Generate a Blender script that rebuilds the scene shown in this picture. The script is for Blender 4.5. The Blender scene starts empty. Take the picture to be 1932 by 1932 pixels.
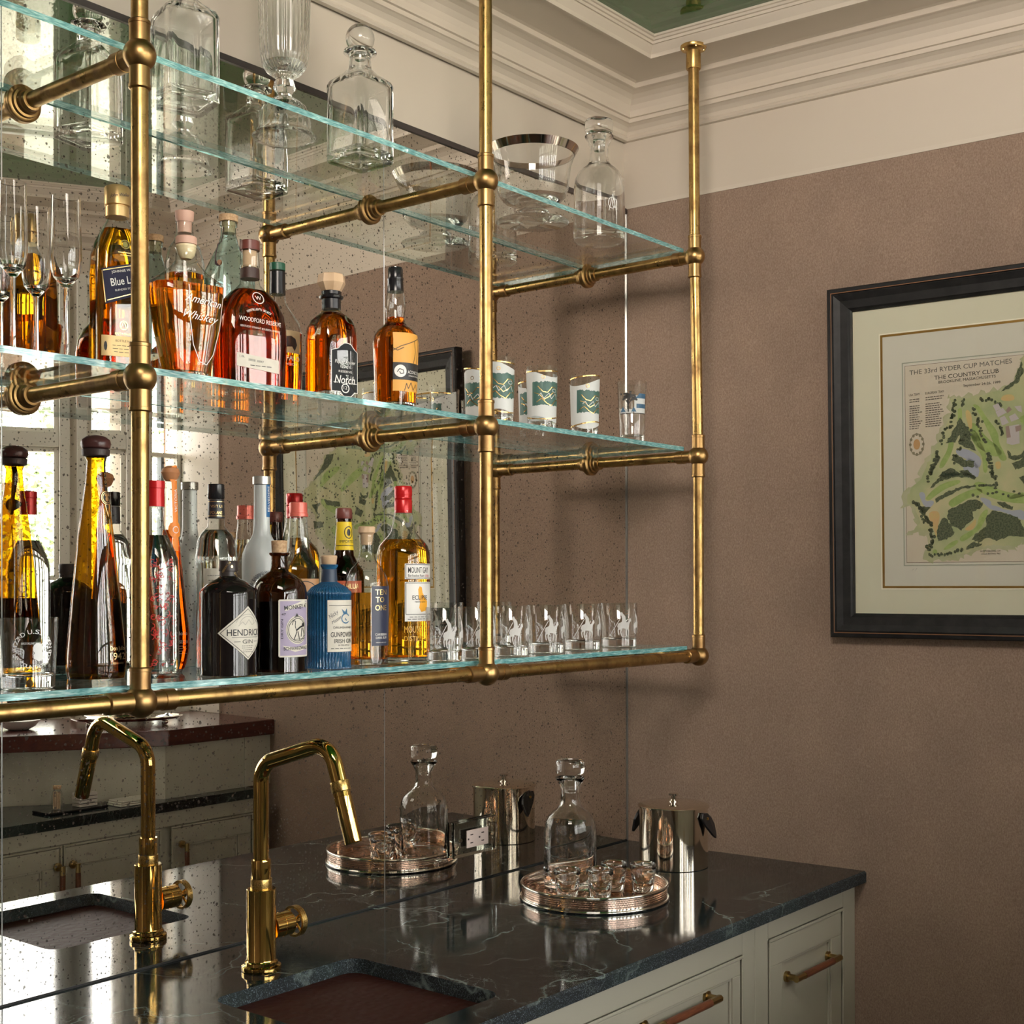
import bpy, math, random
from mathutils import Vector, Matrix
random.seed(7)
sc = bpy.context.scene
COL = sc.collection
# ------------------------------------------------------------------ camera
F0, V0, U0 = 2512.27, 1096.78, 966.0
yaw, pit, rol = math.radians(39.0435), math.radians(0.1253), math.radians(-0.1042)
CAM = Vector((-2.9105, -1.9658, 1.5853))
cF = Vector((math.cos(yaw)*math.cos(pit), math.sin(yaw)*math.cos(pit), math.sin(pit)))
cR = Vector((math.sin(yaw), -math.cos(yaw), 0)); cU = cR.cross(cF)
cR, cU = cR*math.cos(rol)+cU*math.sin(rol), -cR*math.sin(rol)+cU*math.cos(rol)
cd = bpy.data.cameras.new('camera'); cam = bpy.data.objects.new('camera', cd); COL.objects.link(cam)
cam.matrix_world = Matrix(((cR.x, cU.x, -cF.x, CAM.x), (cR.y, cU.y, -cF.y, CAM.y), (cR.z, cU.z, -cF.z, CAM.z), (0, 0, 0, 1)))
cd.sensor_width = 36; cd.lens = F0/1932*36; cd.shift_y = (V0-966)/1932; cd.clip_start = .02
sc.camera = cam
# ------------------------------------------------------------------ world, lights, exposure
w = bpy.data.worlds.new('world'); sc.world = w; w.use_nodes = True
bg = w.node_tree.nodes['Background']; bg.inputs[0].default_value = (1, .965, .93, 1); bg.inputs[1].default_value = 15.0
sc.view_settings.view_transform = 'Standard'; sc.view_settings.look = 'None'
sc.view_settings.exposure = 0.0; sc.view_settings.gamma = 1.0; sc.view_settings.use_curve_mapping = False
cy = sc.cycles
cy.max_bounces = 22; cy.transmission_bounces = 20; cy.glossy_bounces = 10; cy.diffuse_bounces = 4
cy.transparent_max_bounces = 40; cy.caustics_reflective = True; cy.caustics_refractive = False
cy.sample_clamp_indirect = 6; cy.sample_clamp_direct = 0; cy.blur_glossy = .3
cy.use_denoising = True
def area(name, loc, aim, sx, sy, power, col=(1, 1, 1), portal=False):
    l = bpy.data.lights.new(name, 'AREA'); l.shape = 'RECTANGLE'; l.size = sx; l.size_y = sy; l.energy = power; l.color = col
    o = bpy.data.objects.new(name, l); COL.objects.link(o); o.location = loc
    o.rotation_euler = (Vector(aim)-Vector(loc)).to_track_quat('-Z', 'Y').to_euler()
    if portal: l.cycles.is_portal = True
    return o
area('added_wall_fill', (-2.3, -1.5, 2.86), (0, -.6, 2.55), .8, .7, 23, (1, .89, .78)).data.spread = math.radians(115)  # added fill light without a fixture, brightens the upper right wall
W0 = Vector((-.139, -2.0)); WD = Vector((-.866, -.5)).normalized(); WN = Vector((-WD.y, WD.x))   # canted window wall, WN outward
if WN.y > 0: WN = -WN
# ------------------------------------------------------------------ helpers
def ray(u, v):
    return cF+(u-U0)/F0*cR-(v-V0)/F0*cU
def on_y(u, y):
    d = ray(u, V0); t = (y-CAM.y)/d.y; return Vector((CAM.x+t*d.x, y))
def obj(name, me, mats=None, parent=None):
    o = bpy.data.objects.new(name, me); COL.objects.link(o)
    if mats is not None:
        for m in (mats if isinstance(mats, (list, tuple)) else [mats]): me.materials.append(m)
    if parent is not None: o.parent = parent
    return o
def tag(o, label, cat, group=None):
    o['label'] = label; o['category'] = cat
    if group: o['group'] = group
    return o
def struct(o): o['kind'] = 'structure'; return o
def empty(name, loc, label, cat, group=None, rz=0):
    o = bpy.data.objects.new(name, None); COL.objects.link(o); o.empty_display_size = .05
    o.location = loc; o.rotation_euler = (0, 0, rz); return tag(o, label, cat, group)
class MB:
    def __init__(s): s.v = []; s.f = []; s.m = []
    def add(s, vs, fs, mi=0):
        b = len(s.v); s.v += [tuple(p) for p in vs]
        for f in fs: s.f.append([b+i for i in f]); s.m.append(mi)
    def box(s, x0, x1, y0, y1, z0, z1, mi=0, M=None):
        vs = [Vector(p) for p in ((x0, y0, z0), (x1, y0, z0), (x1, y1, z0), (x0, y1, z0), (x0, y0, z1), (x1, y0, z1), (x1, y1, z1), (x0, y1, z1))]
        if M: vs = [M@p for p in vs]
        s.add(vs, [(0, 3, 2, 1), (4, 5, 6, 7), (0, 1, 5, 4), (1, 2, 6, 5), (2, 3, 7, 6), (3, 0, 4, 7)], mi); return s
    def prism(s, pts, z0, z1, mi=0):
        n = len(pts)
        s.add([(x, y, z0) for x, y in pts]+[(x, y, z1) for x, y in pts],
              [tuple(range(n))[::-1], tuple(range(n, 2*n))]+[(i, (i+1) % n, n+(i+1) % n, n+i) for i in range(n)], mi); return s
    def loft(s, rings, seg=40, n=2, cb=True, ct=True, mi=0, M=None, br=1.0, flute=None):
        # rings: (z, a[, b[, n]])
        vs = []
        for r in rings:
            z, a = r[0], r[1]; b = r[2] if len(r) > 2 and r[2] is not None else a*br; nn = r[3] if len(r) > 3 else n
            for i in range(seg):
                t = 2*math.pi*(i+.5)/seg; c, d = math.cos(t), math.sin(t)
                k = (abs(c)**nn+abs(d)**nn)**(-1/nn)
                if flute: k *= 1+flute[1]*math.cos(flute[0]*t)
                p = Vector((a*c*k, b*d*k, z)); vs.append(M@p if M else p)
        fs = []
        for j in range(len(rings)-1):
            for i in range(seg):
                i2 = (i+1) % seg; fs.append((j*seg+i, j*seg+i2, (j+1)*seg+i2, (j+1)*seg+i))
        if cb: fs.append(tuple(range(seg))[::-1])
        if ct: fs.append(tuple((len(rings)-1)*seg+i for i in range(seg)))
        s.add(vs, fs, mi); return s
    def cyl(s, p0, p1, r, seg=24, r2=None, mi=0):
        p0, p1 = Vector(p0), Vector(p1); d = p1-p0; L = d.length
        M = Matrix.Translation(p0)@d.to_track_quat('Z', 'Y').to_matrix().to_4x4()
        return s.loft([(0, r), (L, r if r2 is None else r2)], seg=seg, M=M, mi=mi)
    def axis(s, p0, d, rings, seg=32, mi=0, **k):
        M = Matrix.Translation(Vector(p0))@Vector(d).to_track_quat('Z', 'Y').to_matrix().to_4x4()
        return s.loft(rings, seg=seg, M=M, mi=mi, **k)
    def tube(s, pts, r, seg=20, mi=0):
        pts = [Vector(p) for p in pts]; n = len(pts); vs = []
        t0 = (pts[1]-pts[0]).normalized(); up = t0.orthogonal().normalized()
        for i, p in enumerate(pts):
            t = (pts[min(i+1, n-1)]-pts[max(i-1, 0)]).normalized()
            up = (up-up.dot(t)*t).normalized(); sd = t.cross(up)
            for k in range(seg):
                a = 2*math.pi*k/seg; vs.append(p+up*(r*math.cos(a))+sd*(r*math.sin(a)))
        fs = [(j*seg+i, j*seg+(i+1) % seg, (j+1)*seg+(i+1) % seg, (j+1)*seg+i) for j in range(n-1) for i in range(seg)]
        fs += [tuple(range(seg))[::-1], tuple((n-1)*seg+i for i in range(seg))]
        s.add(vs, fs, mi); return s
    def build(s, name, mats=None, parent=None, smooth=None, bevel=0):
        me = bpy.data.meshes.new(name); me.from_pydata(s.v, [], s.f)
        for p, m in zip(me.polygons, s.m): p.material_index = m
        if smooth is not None:
            me.polygons.foreach_set('use_smooth', [True]*len(me.polygons)); me.set_sharp_from_angle(angle=math.radians(smooth))
        me.update(); o = obj(name, me, mats, parent)
        if bevel:
            b = o.modifiers.new('b', 'BEVEL'); b.width = bevel; b.segments = 2; b.limit_method = 'ANGLE'; b.harden_normals = False
        return o
def sphere_rings(r, zc=0, k=14, sq=1):
    return [(zc-r*sq*math.cos(math.pi*i/k), max(r*math.sin(math.pi*i/k), r*.01)) for i in range(k+1)]
def arc(c, r, a0, a1, k, e1, e2):
    c, e1, e2 = Vector(c), Vector(e1), Vector(e2)
    return [c+e1*(r*math.cos(a0+(a1-a0)*i/k))+e2*(r*math.sin(a0+(a1-a0)*i/k)) for i in range(k+1)]
# ------------------------------------------------------------------ materials
def nmat(name):
    m = bpy.data.materials.new(name); m.use_nodes = True; nt = m.node_tree
    return m, nt, nt.nodes['Principled BSDF'], nt.nodes['Material Output']
def N(nt, t, **k):
    n = nt.nodes.new(t)
    for a, b in k.items(): setattr(n, a, b)
    return n
def L(nt, a, b): nt.links.new(a, b)
def pm(name, col, rough=.5, metal=0, **k):
    m, nt, p, o = nmat(name); p.inputs['Base Color'].default_value = (*col, 1); p.inputs['Roughness'].default_value = rough
    p.inputs['Metallic'].default_value = metal
    for a, b in k.items(): p.inputs[a.replace('_', ' ')].default_value = b
    return m
def noise(nt, scale, detail=4, rough=.5, coord='Object', vec=None):
    tc = N(nt, 'ShaderNodeTexCoord'); n = N(nt, 'ShaderNodeTexNoise'); n.inputs['Scale'].default_value = scale
    n.inputs['Detail'].default_value = detail; n.inputs['Roughness'].default_value = rough
    if vec:
        mp = N(nt, 'ShaderNodeMapping'); mp.inputs['Scale'].default_value = vec; L(nt, tc.outputs[coord], mp.inputs[0]); L(nt, mp.outputs[0], n.inputs['Vector'])
    else: L(nt, tc.outputs[coord], n.inputs['Vector'])
    return n
def ramp(nt, src, stops):
    r = N(nt, 'ShaderNodeValToRGB'); L(nt, src, r.inputs[0]); e = r.color_ramp.elements
    while len(e) < len(stops): e.new(.5)
    for k, (p, c) in enumerate(stops):
        e[k].position = p; e[k].color = (*c, 1) if len(c) == 3 else c
    return r
def bump(nt, src, p, st, dist):
    b = N(nt, 'ShaderNodeBump'); b.inputs['Strength'].default_value = st; b.inputs['Distance'].default_value = dist
    L(nt, src, b.inputs['Height']); L(nt, b.outputs[0], p.inputs['Normal'])
def mat_noise(name, stops, scale, rough=.5, metal=0, vec=None, bst=0, bd=.001, bscale=None, rr=None, detail=5, **k):
    m, nt, p, o = nmat(name); n = noise(nt, scale, detail, .6, vec=vec); r = ramp(nt, n.outputs[0], stops)
    L(nt, r.outputs[0], p.inputs['Base Color']); p.inputs['Roughness'].default_value = rough; p.inputs['Metallic'].default_value = metal
    if rr:
        r2 = ramp(nt, n.outputs[0], [(.3, (rr[0],)*3), (.7, (rr[1],)*3)]); L(nt, r2.outputs[0], p.inputs['Roughness'])
    if bst:
        b = noise(nt, bscale or scale, 6, .6, vec=vec); bump(nt, b.outputs[0], p, bst, bd)
    for a, b in k.items(): p.inputs[a.replace('_', ' ')].default_value = b
    return m
def thin(name, tint=(1, 1, 1), f0=.045, rough=0.0, edge=1.0):
    m, nt, p, o = nmat(name); nt.nodes.remove(p)
    lw = N(nt, 'ShaderNodeLayerWeight'); lw.inputs[0].default_value = .5
    pw = N(nt, 'ShaderNodeMath', operation='POWER'); L(nt, lw.outputs['Facing'], pw.inputs[0]); pw.inputs[1].default_value = 5
    ma = N(nt, 'ShaderNodeMath', operation='MULTIPLY_ADD'); L(nt, pw.outputs[0], ma.inputs[0]); ma.inputs[1].default_value = 1-f0; ma.inputs[2].default_value = f0
    tr = N(nt, 'ShaderNodeBsdfTransparent'); tr.inputs[0].default_value = (*tint, 1)
    if edge < 1:
        rp = ramp(nt, lw.outputs['Facing'], [(.45, tint), (.92, tuple(c*edge for c in tint))]); L(nt, rp.outputs[0], tr.inputs[0])
    gl = N(nt, 'ShaderNodeBsdfGlossy'); gl.inputs['Roughness'].default_value = rough; gl.inputs[0].default_value = (1, 1, 1, 1)
    mx = N(nt, 'ShaderNodeMixShader'); L(nt, ma.outputs[0], mx.inputs[0]); L(nt, tr.outputs[0], mx.inputs[1]); L(nt, gl.outputs[0], mx.inputs[2])
    L(nt, mx.outputs[0], o.inputs[0]); return m
def glass(name, col=(1, 1, 1), ior=1.5, rough=0.0):
    m, nt, p, o = nmat(name); nt.nodes.remove(p)
    g = N(nt, 'ShaderNodeBsdfGlass'); g.inputs['Color'].default_value = (*col, 1); g.inputs['IOR'].default_value = ior; g.inputs['Roughness'].default_value = rough
    L(nt, g.outputs[0], o.inputs[0]); return m
CREAM = pm('cream_paint', (.63, .56, .475), .45)
CREAM_TRIM = pm('cream_trim_paint', (.66, .59, .505), .35)
CAB = pm('cabinet_paint', (.44, .42, .345), .4)
SASH = pm('window_paint', (.74, .72, .66), .4)
DARKSASH = pm('grey_blue_rail', (.16, .20, .23), .4)
FLOORM = mat_noise('oak_floor', [(.3, (.06, .035, .02)), (.7, (.11, .065, .035))], 6, .35, vec=(1, 12, 1))
# taupe felt wallpaper
m, nt, p, o = nmat('taupe_wool_wallpaper')
n1 = noise(nt, 330, 6, .72, vec=(1, 1, .6)); n2 = noise(nt, 7, 3, .5)
r1 = ramp(nt, n1.outputs[0], [(.30, (.225, .155, .118)), (.52, (.32, .232, .180)), (.74, (.43, .325, .262))])
mx = N(nt, 'ShaderNodeMixRGB', blend_type='MULTIPLY'); mx.inputs[0].default_value = .5
r2 = ramp(nt, n2.outputs[0], [(.3, (.82, .82, .82)), (.7, (1.1, 1.08, 1.06))])
L(nt, r1.outputs[0], mx.inputs[1]); L(nt, r2.outputs[0], mx.inputs[2]); L(nt, mx.outputs[0], p.inputs['Base Color'])
p.inputs['Roughness'].default_value = .95; p.inputs['Specular IOR Level'].default_value = .15
bump(nt, n1.outputs[0], p, .5, .002); FELT = m
# green lacquer ceiling
m, nt, p, o = nmat('green_lacquer'); p.inputs['Base Color'].default_value = (.022, .14, .038, 1); p.inputs['Roughness'].default_value = .03
p.inputs['Coat Weight'].default_value = .6; p.inputs['Coat Roughness'].default_value = .01
nb = noise(nt, 45, 2, .4); bump(nt, nb.outputs[0], p, .08, .004); GREEN = m
# brass
def brass(name, c1, c2, r1_, r2_, sc_=26):
    m, nt, p, o = nmat(name); n = noise(nt, sc_, 5, .6, vec=(1, 1, .8)); r = ramp(nt, n.outputs[0], [(.30, c1), (.52, c2)])
    L(nt, r.outputs[0], p.inputs['Base Color']); p.inputs['Metallic'].default_value = 1
    rr = ramp(nt, n.outputs[0], [(.35, (r1_,)*3), (.6, (r2_,)*3)]); L(nt, rr.outputs[0], p.inputs['Roughness']); return m
AGED = brass('aged_brass', (.22, .125, .05), (.50, .325, .12), .42, .27)
BALLB = brass('aged_brass_casting', (.24, .13, .055), (.42, .26, .105), .40, .33, 14)
POL = pm('polished_brass', (.78, .52, .17), .05, 1)
KNURL = mat_noise('knurled_brass', [(.45, (.3, .18, .05)), (.55, (.85, .6, .22))], 900, .3, 1)
HANDLEB = pm('antique_brass', (.42, .30, .13), .28, 1)
SILVER = pm('polished_silver', (.78, .74, .68), .06, 1)
STEEL = pm('nickel', (.80, .74, .64), .07, 1)
DARKCAULK = pm('dark_gap', (.01, .01, .01), .6)
# mirror
m, nt, p, o = nmat('antiqued_mirror'); nt.nodes.remove(p)
gl = N(nt, 'ShaderNodeBsdfGlossy'); gl.inputs[0].default_value = (.82, .795, .755, 1); gl.inputs['Roughness'].default_value = .0
df = N(nt, 'ShaderNodeBsdfDiffuse'); df.inputs[0].default_value = (.06, .045, .036, 1)
tc = N(nt, 'ShaderNodeTexCoord'); masks = []
nz = N(nt, 'ShaderNodeTexNoise'); nz.inputs['Scale'].default_value = 160; L(nt, tc.outputs['Object'], nz.inputs['Vector'])
wv = N(nt, 'ShaderNodeVectorMath', operation='MULTIPLY_ADD'); L(nt, nz.outputs['Color'], wv.inputs[0]); wv.inputs[1].default_value = (.004,)*3; L(nt, tc.outputs['Object'], wv.inputs[2])
sx_ = N(nt, 'ShaderNodeSeparateXYZ'); L(nt, wv.outputs[0], sx_.inputs[0]); cx_ = N(nt, 'ShaderNodeCombineXYZ'); L(nt, sx_.outputs[0], cx_.inputs[0]); L(nt, sx_.outputs[2], cx_.inputs[1])
for scl, mxr in ((26, .085), (62, .155), (125, .21)):
    vo = N(nt, 'ShaderNodeTexVoronoi', voronoi_dimensions='2D'); vo.inputs['Scale'].default_value = scl; L(nt, cx_.outputs[0], vo.inputs['Vector'])
    sp = N(nt, 'ShaderNodeSeparateColor'); L(nt, vo.outputs['Color'], sp.inputs[0])
    pw = N(nt, 'ShaderNodeMath', operation='POWER'); L(nt, sp.outputs[0], pw.inputs[0]); pw.inputs[1].default_value = 2.2
    ml = N(nt, 'ShaderNodeMath', operation='MULTIPLY'); L(nt, pw.outputs[0], ml.inputs[0]); ml.inputs[1].default_value = mxr
    lt = N(nt, 'ShaderNodeMath', operation='LESS_THAN'); L(nt, vo.outputs['Distance'], lt.inputs[0]); L(nt, ml.outputs[0], lt.inputs[1]); masks.append(lt)
a1 = N(nt, 'ShaderNodeMath', operation='MAXIMUM'); L(nt, masks[0].outputs[0], a1.inputs[0]); L(nt, masks[1].outputs[0], a1.inputs[1])
a2 = N(nt, 'ShaderNodeMath', operation='MAXIMUM'); L(nt, a1.outputs[0], a2.inputs[0]); L(nt, masks[2].outputs[0], a2.inputs[1])
a3 = N(nt, 'ShaderNodeMath', operation='MULTIPLY'); L(nt, a2.outputs[0], a3.inputs[0]); a3.inputs[1].default_value = .8
mx = N(nt, 'ShaderNodeMixShader'); L(nt, a3.outputs[0], mx.inputs[0]); L(nt, gl.outputs[0], mx.inputs[1]); L(nt, df.outputs[0], mx.inputs[2]); L(nt, mx.outputs[0], o.inputs[0])
MIRROR = m
# soapstone
m, nt, p, o = nmat('black_green_stone')
tc = N(nt, 'ShaderNodeTexCoord'); nz = N(nt, 'ShaderNodeTexNoise'); nz.inputs['Scale'].default_value = 3.2; nz.inputs['Detail'].default_value = 8; L(nt, tc.outputs['Object'], nz.inputs['Vector'])
ad = N(nt, 'ShaderNodeVectorMath', operation='MULTIPLY_ADD'); L(nt, nz.outputs['Color'], ad.inputs[0]); ad.inputs[1].default_value = (.55,)*3; L(nt, tc.outputs['Object'], ad.inputs[2])
cur = None
for scl, w0 in ((2.6, .0045), (7.5, .004), (15, .0055)):
    vo = N(nt, 'ShaderNodeTexVoronoi', feature='DISTANCE_TO_EDGE'); vo.inputs['Scale'].default_value = scl; L(nt, ad.outputs[0], vo.inputs['Vector'])
    rr = ramp(nt, vo.outputs['Distance'], [(0, (1, 1, 1)), (w0*3.2, (0, 0, 0))])
    if cur is None: cur = rr
    else:
        s_ = N(nt, 'ShaderNodeMath', operation='MULTIPLY'); L(nt, rr.outputs[0], s_.inputs[0]); s_.inputs[1].default_value = .5
        q = N(nt, 'ShaderNodeMath', operation='MAXIMUM'); L(nt, cur.outputs[0], q.inputs[0]); L(nt, s_.outputs[0], q.inputs[1]); cur = q
nm = noise(nt, 5, 4); rm = ramp(nt, nm.outputs[0], [(.38, (.06, .06, .06)), (.60, (.75, .75, .75))])
vm = N(nt, 'ShaderNodeMath', operation='MULTIPLY'); L(nt, cur.outputs[0], vm.inputs[0]); L(nt, rm.outputs[0], vm.inputs[1])
nf = noise(nt, 420, 4, .8); rf = ramp(nt, nf.outputs[0], [(.5, (.010, .013, .015)), (.68, (.05, .06, .065))])
nc = noise(nt, 2.2, 5); rc = ramp(nt, nc.outputs[0], [(.45, (.0, .0, .0)), (.75, (.010, .030, .024))])
ac = N(nt, 'ShaderNodeMixRGB', blend_type='ADD'); ac.inputs[0].default_value = 1; L(nt, rf.outputs[0], ac.inputs[1]); L(nt, rc.outputs[0], ac.inputs[2])
mc = N(nt, 'ShaderNodeMixRGB'); L(nt, vm.outputs[0], mc.inputs[0]); L(nt, ac.outputs[0], mc.inputs[1]); mc.inputs[2].default_value = (.24, .30, .285, 1)
L(nt, mc.outputs[0], p.inputs['Base Color']); p.inputs['Roughness'].default_value = .07; p.inputs['Specular IOR Level'].default_value = .5
bump(nt, nf.outputs[0], p, .012, .001); STONE = m
m2 = STONE.copy(); m2.name = 'split_stone_edge'; nt2 = m2.node_tree
for nd in nt2.nodes:
    if nd.type == 'BSDF_PRINCIPLED': nd.inputs['Roughness'].default_value = .5; nd.inputs['Specular IOR Level'].default_value = .3
    if nd.type == 'BUMP': nd.inputs['Strength'].default_value = .8
    if nd.type == 'VALTORGB' and abs(nd.color_ramp.elements[0].color[0]-.010) < .001: nd.color_ramp.elements[1].color = (.26, .32, .38, 1); nd.color_ramp.elements[0].position = .55; nd.color_ramp.elements[1].position = .66
STONE_EDGE = m2
MAHOG = mat_noise('mahogany', [(.3, (.05, .012, .01)), (.7, (.12, .03, .022))], 9, .18, vec=(1, 8, 8))
WALNUT = mat_noise('walnut_grip', [(.3, (.10, .03, .015)), (.7, (.22, .075, .035))], 30, .3, vec=(1, 8, 8))
m, nt, p, o = nmat('hammered_copper'); p.inputs['Metallic'].default_value = .0; p.inputs['Roughness'].default_value = .6; p.inputs['Specular IOR Level'].default_value = .2
p.inputs['Base Color'].default_value = (.045, .012, .008, 1)
tc = N(nt, 'ShaderNodeTexCoord'); vo = N(nt, 'ShaderNodeTexVoronoi', feature='SMOOTH_F1'); vo.inputs['Scale'].default_value = 75; L(nt, tc.outputs['Object'], vo.inputs['Vector']); bump(nt, vo.outputs['Distance'], p, .6, .003); COPPER = m
SHELF_FACE = thin('shelf_glass_face', (.97, .99, .985), .045)
m, nt, p, o = nmat('shelf_glass_edge'); n = noise(nt, 60, 3, .5, vec=(1, 1, 8)); r = ramp(nt, n.outputs[0], [(.35, (.10, .32, .34)), (.55, (.28, .60, .62)), (.72, (.62, .88, .90))])
L(nt, r.outputs[0], p.inputs['Base Color']); p.inputs['Roughness'].default_value = .08; p.inputs['Transmission Weight'].default_value = .35; SHELF_EDGE = m
CLEAR = glass('crystal', (.985, .99, .99), 1.5)
TUMB = thin('tumbler_glass', (.975, .98, .98), .05, edge=.75)
CLEARW = thin('clear_bottle_glass', (.95, .965, .955), .05, edge=.45)
PANE = thin('window_pane', (.97, .98, .98), .05)
CORK = mat_noise('cork', [(.35, (.42, .25, .13)), (.65, (.66, .45, .27))], 220, .8)
PALEWOOD = mat_noise('pale_wood', [(.3, (.60, .40, .24)), (.7, (.72, .52, .35))], 40, .55, vec=(1, 1, .15))
PINKWOOD = pm('pink_stopper', (.66, .40, .31), .5)
BLACKCAP = pm('black_cap', (.012, .012, .014), .22)
PAPER = mat_noise('label_paper', [(.3, (.66, .62, .54)), (.7, (.72, .68, .60))], 60, .6)
def flat(c, r=.45, nm='ink', **k): return pm(nm, c, r, **k)
INK = flat((.015, .015, .018)); WHITE = flat((.85, .83, .80), nm='white_ink'); GOLD = pm('gold_foil', (.80, .60, .28), .28, 1); GOLDP = flat((.62, .44, .20), .4, 'gold_paper', Metallic=.4)
WALLTOP, SOFFIT, CEIL = 2.572, 2.860, 2.900
# ------------------------------------------------------------------ room shell
def xw(y): return -.008-.053*y
PLAN = [(xw(0), 0), (-5.4, 0), (-5.4, -3.80), tuple(W0+WD*3.6), tuple(W0), (xw(-2.0), -2.0)]
def inset(poly, d):
    out = []; n = len(poly)
    for i in range(n):
        a, b, c = Vector(poly[i-1]), Vector(poly[i]), Vector(poly[(i+1) % n])
        d1, d2 = (b-a).normalized(), (c-b).normalized(); n1, n2 = Vector((-d1.y, d1.x)), Vector((-d2.y, d2.x))
        k = 1+n1.dot(n2); out.append(b+(n1+n2)*(d/k))
    return out
MB().prism([(.3, .3), (-5.8, .3), (-5.8, -4.2), (.3, -4.2)], -.1, 0).build('floor', FLOORM); struct(bpy.data.objects['floor'])
struct(MB().prism([(.3, .3), (-5.8, .3), (-5.8, -4.2), (.3, -4.2)], CEIL, CEIL+.1).build('ceiling', GREEN))
struct(MB().box(-5.5, .1, .008, .1, 0, 2.95).build('wall_back', CREAM))
RW = [(xw(.008), .008), (xw(-2.14), -2.14), (.25, -2.14), (.25, .008)]
mb = MB(); mb.prism(RW, 0, WALLTOP, 0); mb.prism(RW, WALLTOP, 2.95, 1)
struct(mb.build('wall_right', [FELT, CREAM]))
struct(MB().prism([(xw(-.002)-.002, -.002), (xw(-1.79)-.002, -1.79), (xw(-1.79), -1.79), (xw(-.002), -.002)], WALLTOP-.004, WALLTOP+.006).build('trim_1', CREAM_TRIM))
struct(MB().prism([(xw(-1.79)-.006, -1.79), (xw(-1.79)+.001, -1.79), (xw(-2.0)+.001, -2.0), (xw(-2.0)-.006, -2.0)], 1.133, 2.742).build('trim_6', CREAM_TRIM))
# cornice swept round the plan
prof = [(0, 2.742), (.010, 2.743), (.013, 2.748), (.010, 2.754), (.007, 2.757), (.010, 2.766), (.018, 2.775), (.026, 2.780), (.030, 2.781), (.030, 2.791), (.036, 2.792),
        (.036, 2.797), (.037, 2.808), (.041, 2.821), (.049, 2.832), (.060, 2.840), (.072, 2.844), (.080, 2.845), (.082, 2.846), (.082, SOFFIT-.002), (.090, SOFFIT), (.196, SOFFIT), (.196, SOFFIT-.005), (.203, SOFFIT-.005), (.204, SOFFIT+.004),
        (.212, SOFFIT+.018), (.214, SOFFIT+.022), (.218, SOFFIT+.022), (.219, SOFFIT+.028), (.223, SOFFIT+.029), (.225, SOFFIT+.034), (.229, SOFFIT+.035), (.231, CEIL+.01), (0, CEIL+.01)]
mb = MB(); ringsv = []
for d, z in prof: ringsv.append([(q.x, q.y, z) for q in inset(PLAN, d)])
n = len(PLAN)
for j in range(len(prof)-1):
    for i in range(n):
        i2 = (i+1) % n; mb.add([ringsv[j][i], ringsv[j][i2], ringsv[j+1][i2], ringsv[j+1][i]], [(0, 1, 2, 3)])
struct(mb.build('trim_2', CREAM_TRIM, smooth=28))
# window walls ------------------------------------------------------
nwin = [0]
def window(M, s0, s1, z0, zt, z1, v=1, h=1, transom=True):
    """casement with transom; M maps local (s, depth inward, z) to the room"""
    nwin[0] += 1; e = bpy.data.objects.new('window_%d' % nwin[0], None); COL.objects.link(e); struct(e); e.matrix_world = M
    c = MB(); cw = .035
    c.box(s0-cw, s0, -.02, .018, z0-.03, z1+cw); c.box(s1, s1+cw, -.02, .018, z0-.03, z1+cw); c.box(s0, s1, -.02, .018, z1, z1+cw); c.box(s0-cw, s1+cw, -.03, .03, z0-.05, z0)
    c.build('window_casing', SASH, e, bevel=.003)
    g = MB(); f = MB(); k = MB()
    def light(z0, z1, hh):
        t = .016
        f.box(s0, s0+t, -.06, -.025, z0, z1); f.box(s1-t, s1, -.06, -.025, z0, z1); f.box(s0+t, s1-t, -.06, -.025, z0, z0+t); f.box(s0+t, s1-t, -.06, -.025, z1-t, z1)
        for i in range(1, v+1):
            x = s0+(s1-s0)*i/(v+1); k.box(x-.006, x+.006, -.056, -.03, z0+t, z1-t)
        for i in range(1, hh+1):
            zz = z0+(z1-z0)*i/(hh+1); f.box(s0+t, s1-t, -.056, -.03, zz-.008, zz+.008)
        g.box(s0+t, s1-t, -.045, -.041, z0+t, z1-t)
    light(z0, zt, h)
    if transom: f.box(s0, s1, -.06, .0, zt, zt+.05); light(zt+.05, z1, 0)
    f.build('sash', SASH, e, bevel=.002); k.build('muntin', DARKSASH, e); g.build('pane', PANE, e)
def wall_open(name, M, length, opens, z0, z1):
    mb = MB(); x = 0
    for a, b in opens:
        mb.box(x, a, -.12, 0, 0, 2.95); mb.box(a, b, -.12, 0, 0, z0); mb.box(a, b, -.12, 0, z1, 2.95); x = b
    mb.box(x, length, -.12, 0, 0, 2.95)
    o = mb.build(name, CREAM); o.matrix_world = M; struct(o)
def frameM(p, d):   # local x along wall, local y inward
    p, d = Vector(p), Vector(d).normalized(); nrm = Vector((-d.y, d.x))
    return Matrix(((d.x, nrm.x, 0, p.x), (d.y, nrm.y, 0, p.y), (0, 0, 1, 0), (0, 0, 0, 1)))
WZ0, WZT, WZ1 = 1.16, 2.06, 2.62
M1 = frameM((-.139, -2.0), (1, 0))       # runs +x, inward = +y
wall_open('wall_front', M1, .38, [(.082, .238)], WZ0, WZ1)
window(M1, .082, .236, WZ0, WZT, WZ1, v=1, h=1, transom=False)
M2 = frameM(W0+WD*3.6, -WD)
ops = []; s = 3.6-.03
ops.append((3.6-.142, 3.6-.012)); s = 3.6-.234
for k in range(5):
    ops.append((s-.205, s)); s -= .285
while s > .8: ops.append((s-.62, s)); s -= .72
ops = sorted(ops)
wall_open('wall_front_canted', M2, 3.6, ops, WZ0, WZ1)
for a, b in ops: window(M2, a, b, WZ0, WZT, WZ1, v=1 if b-a > .3 else 0, h=1)
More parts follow.
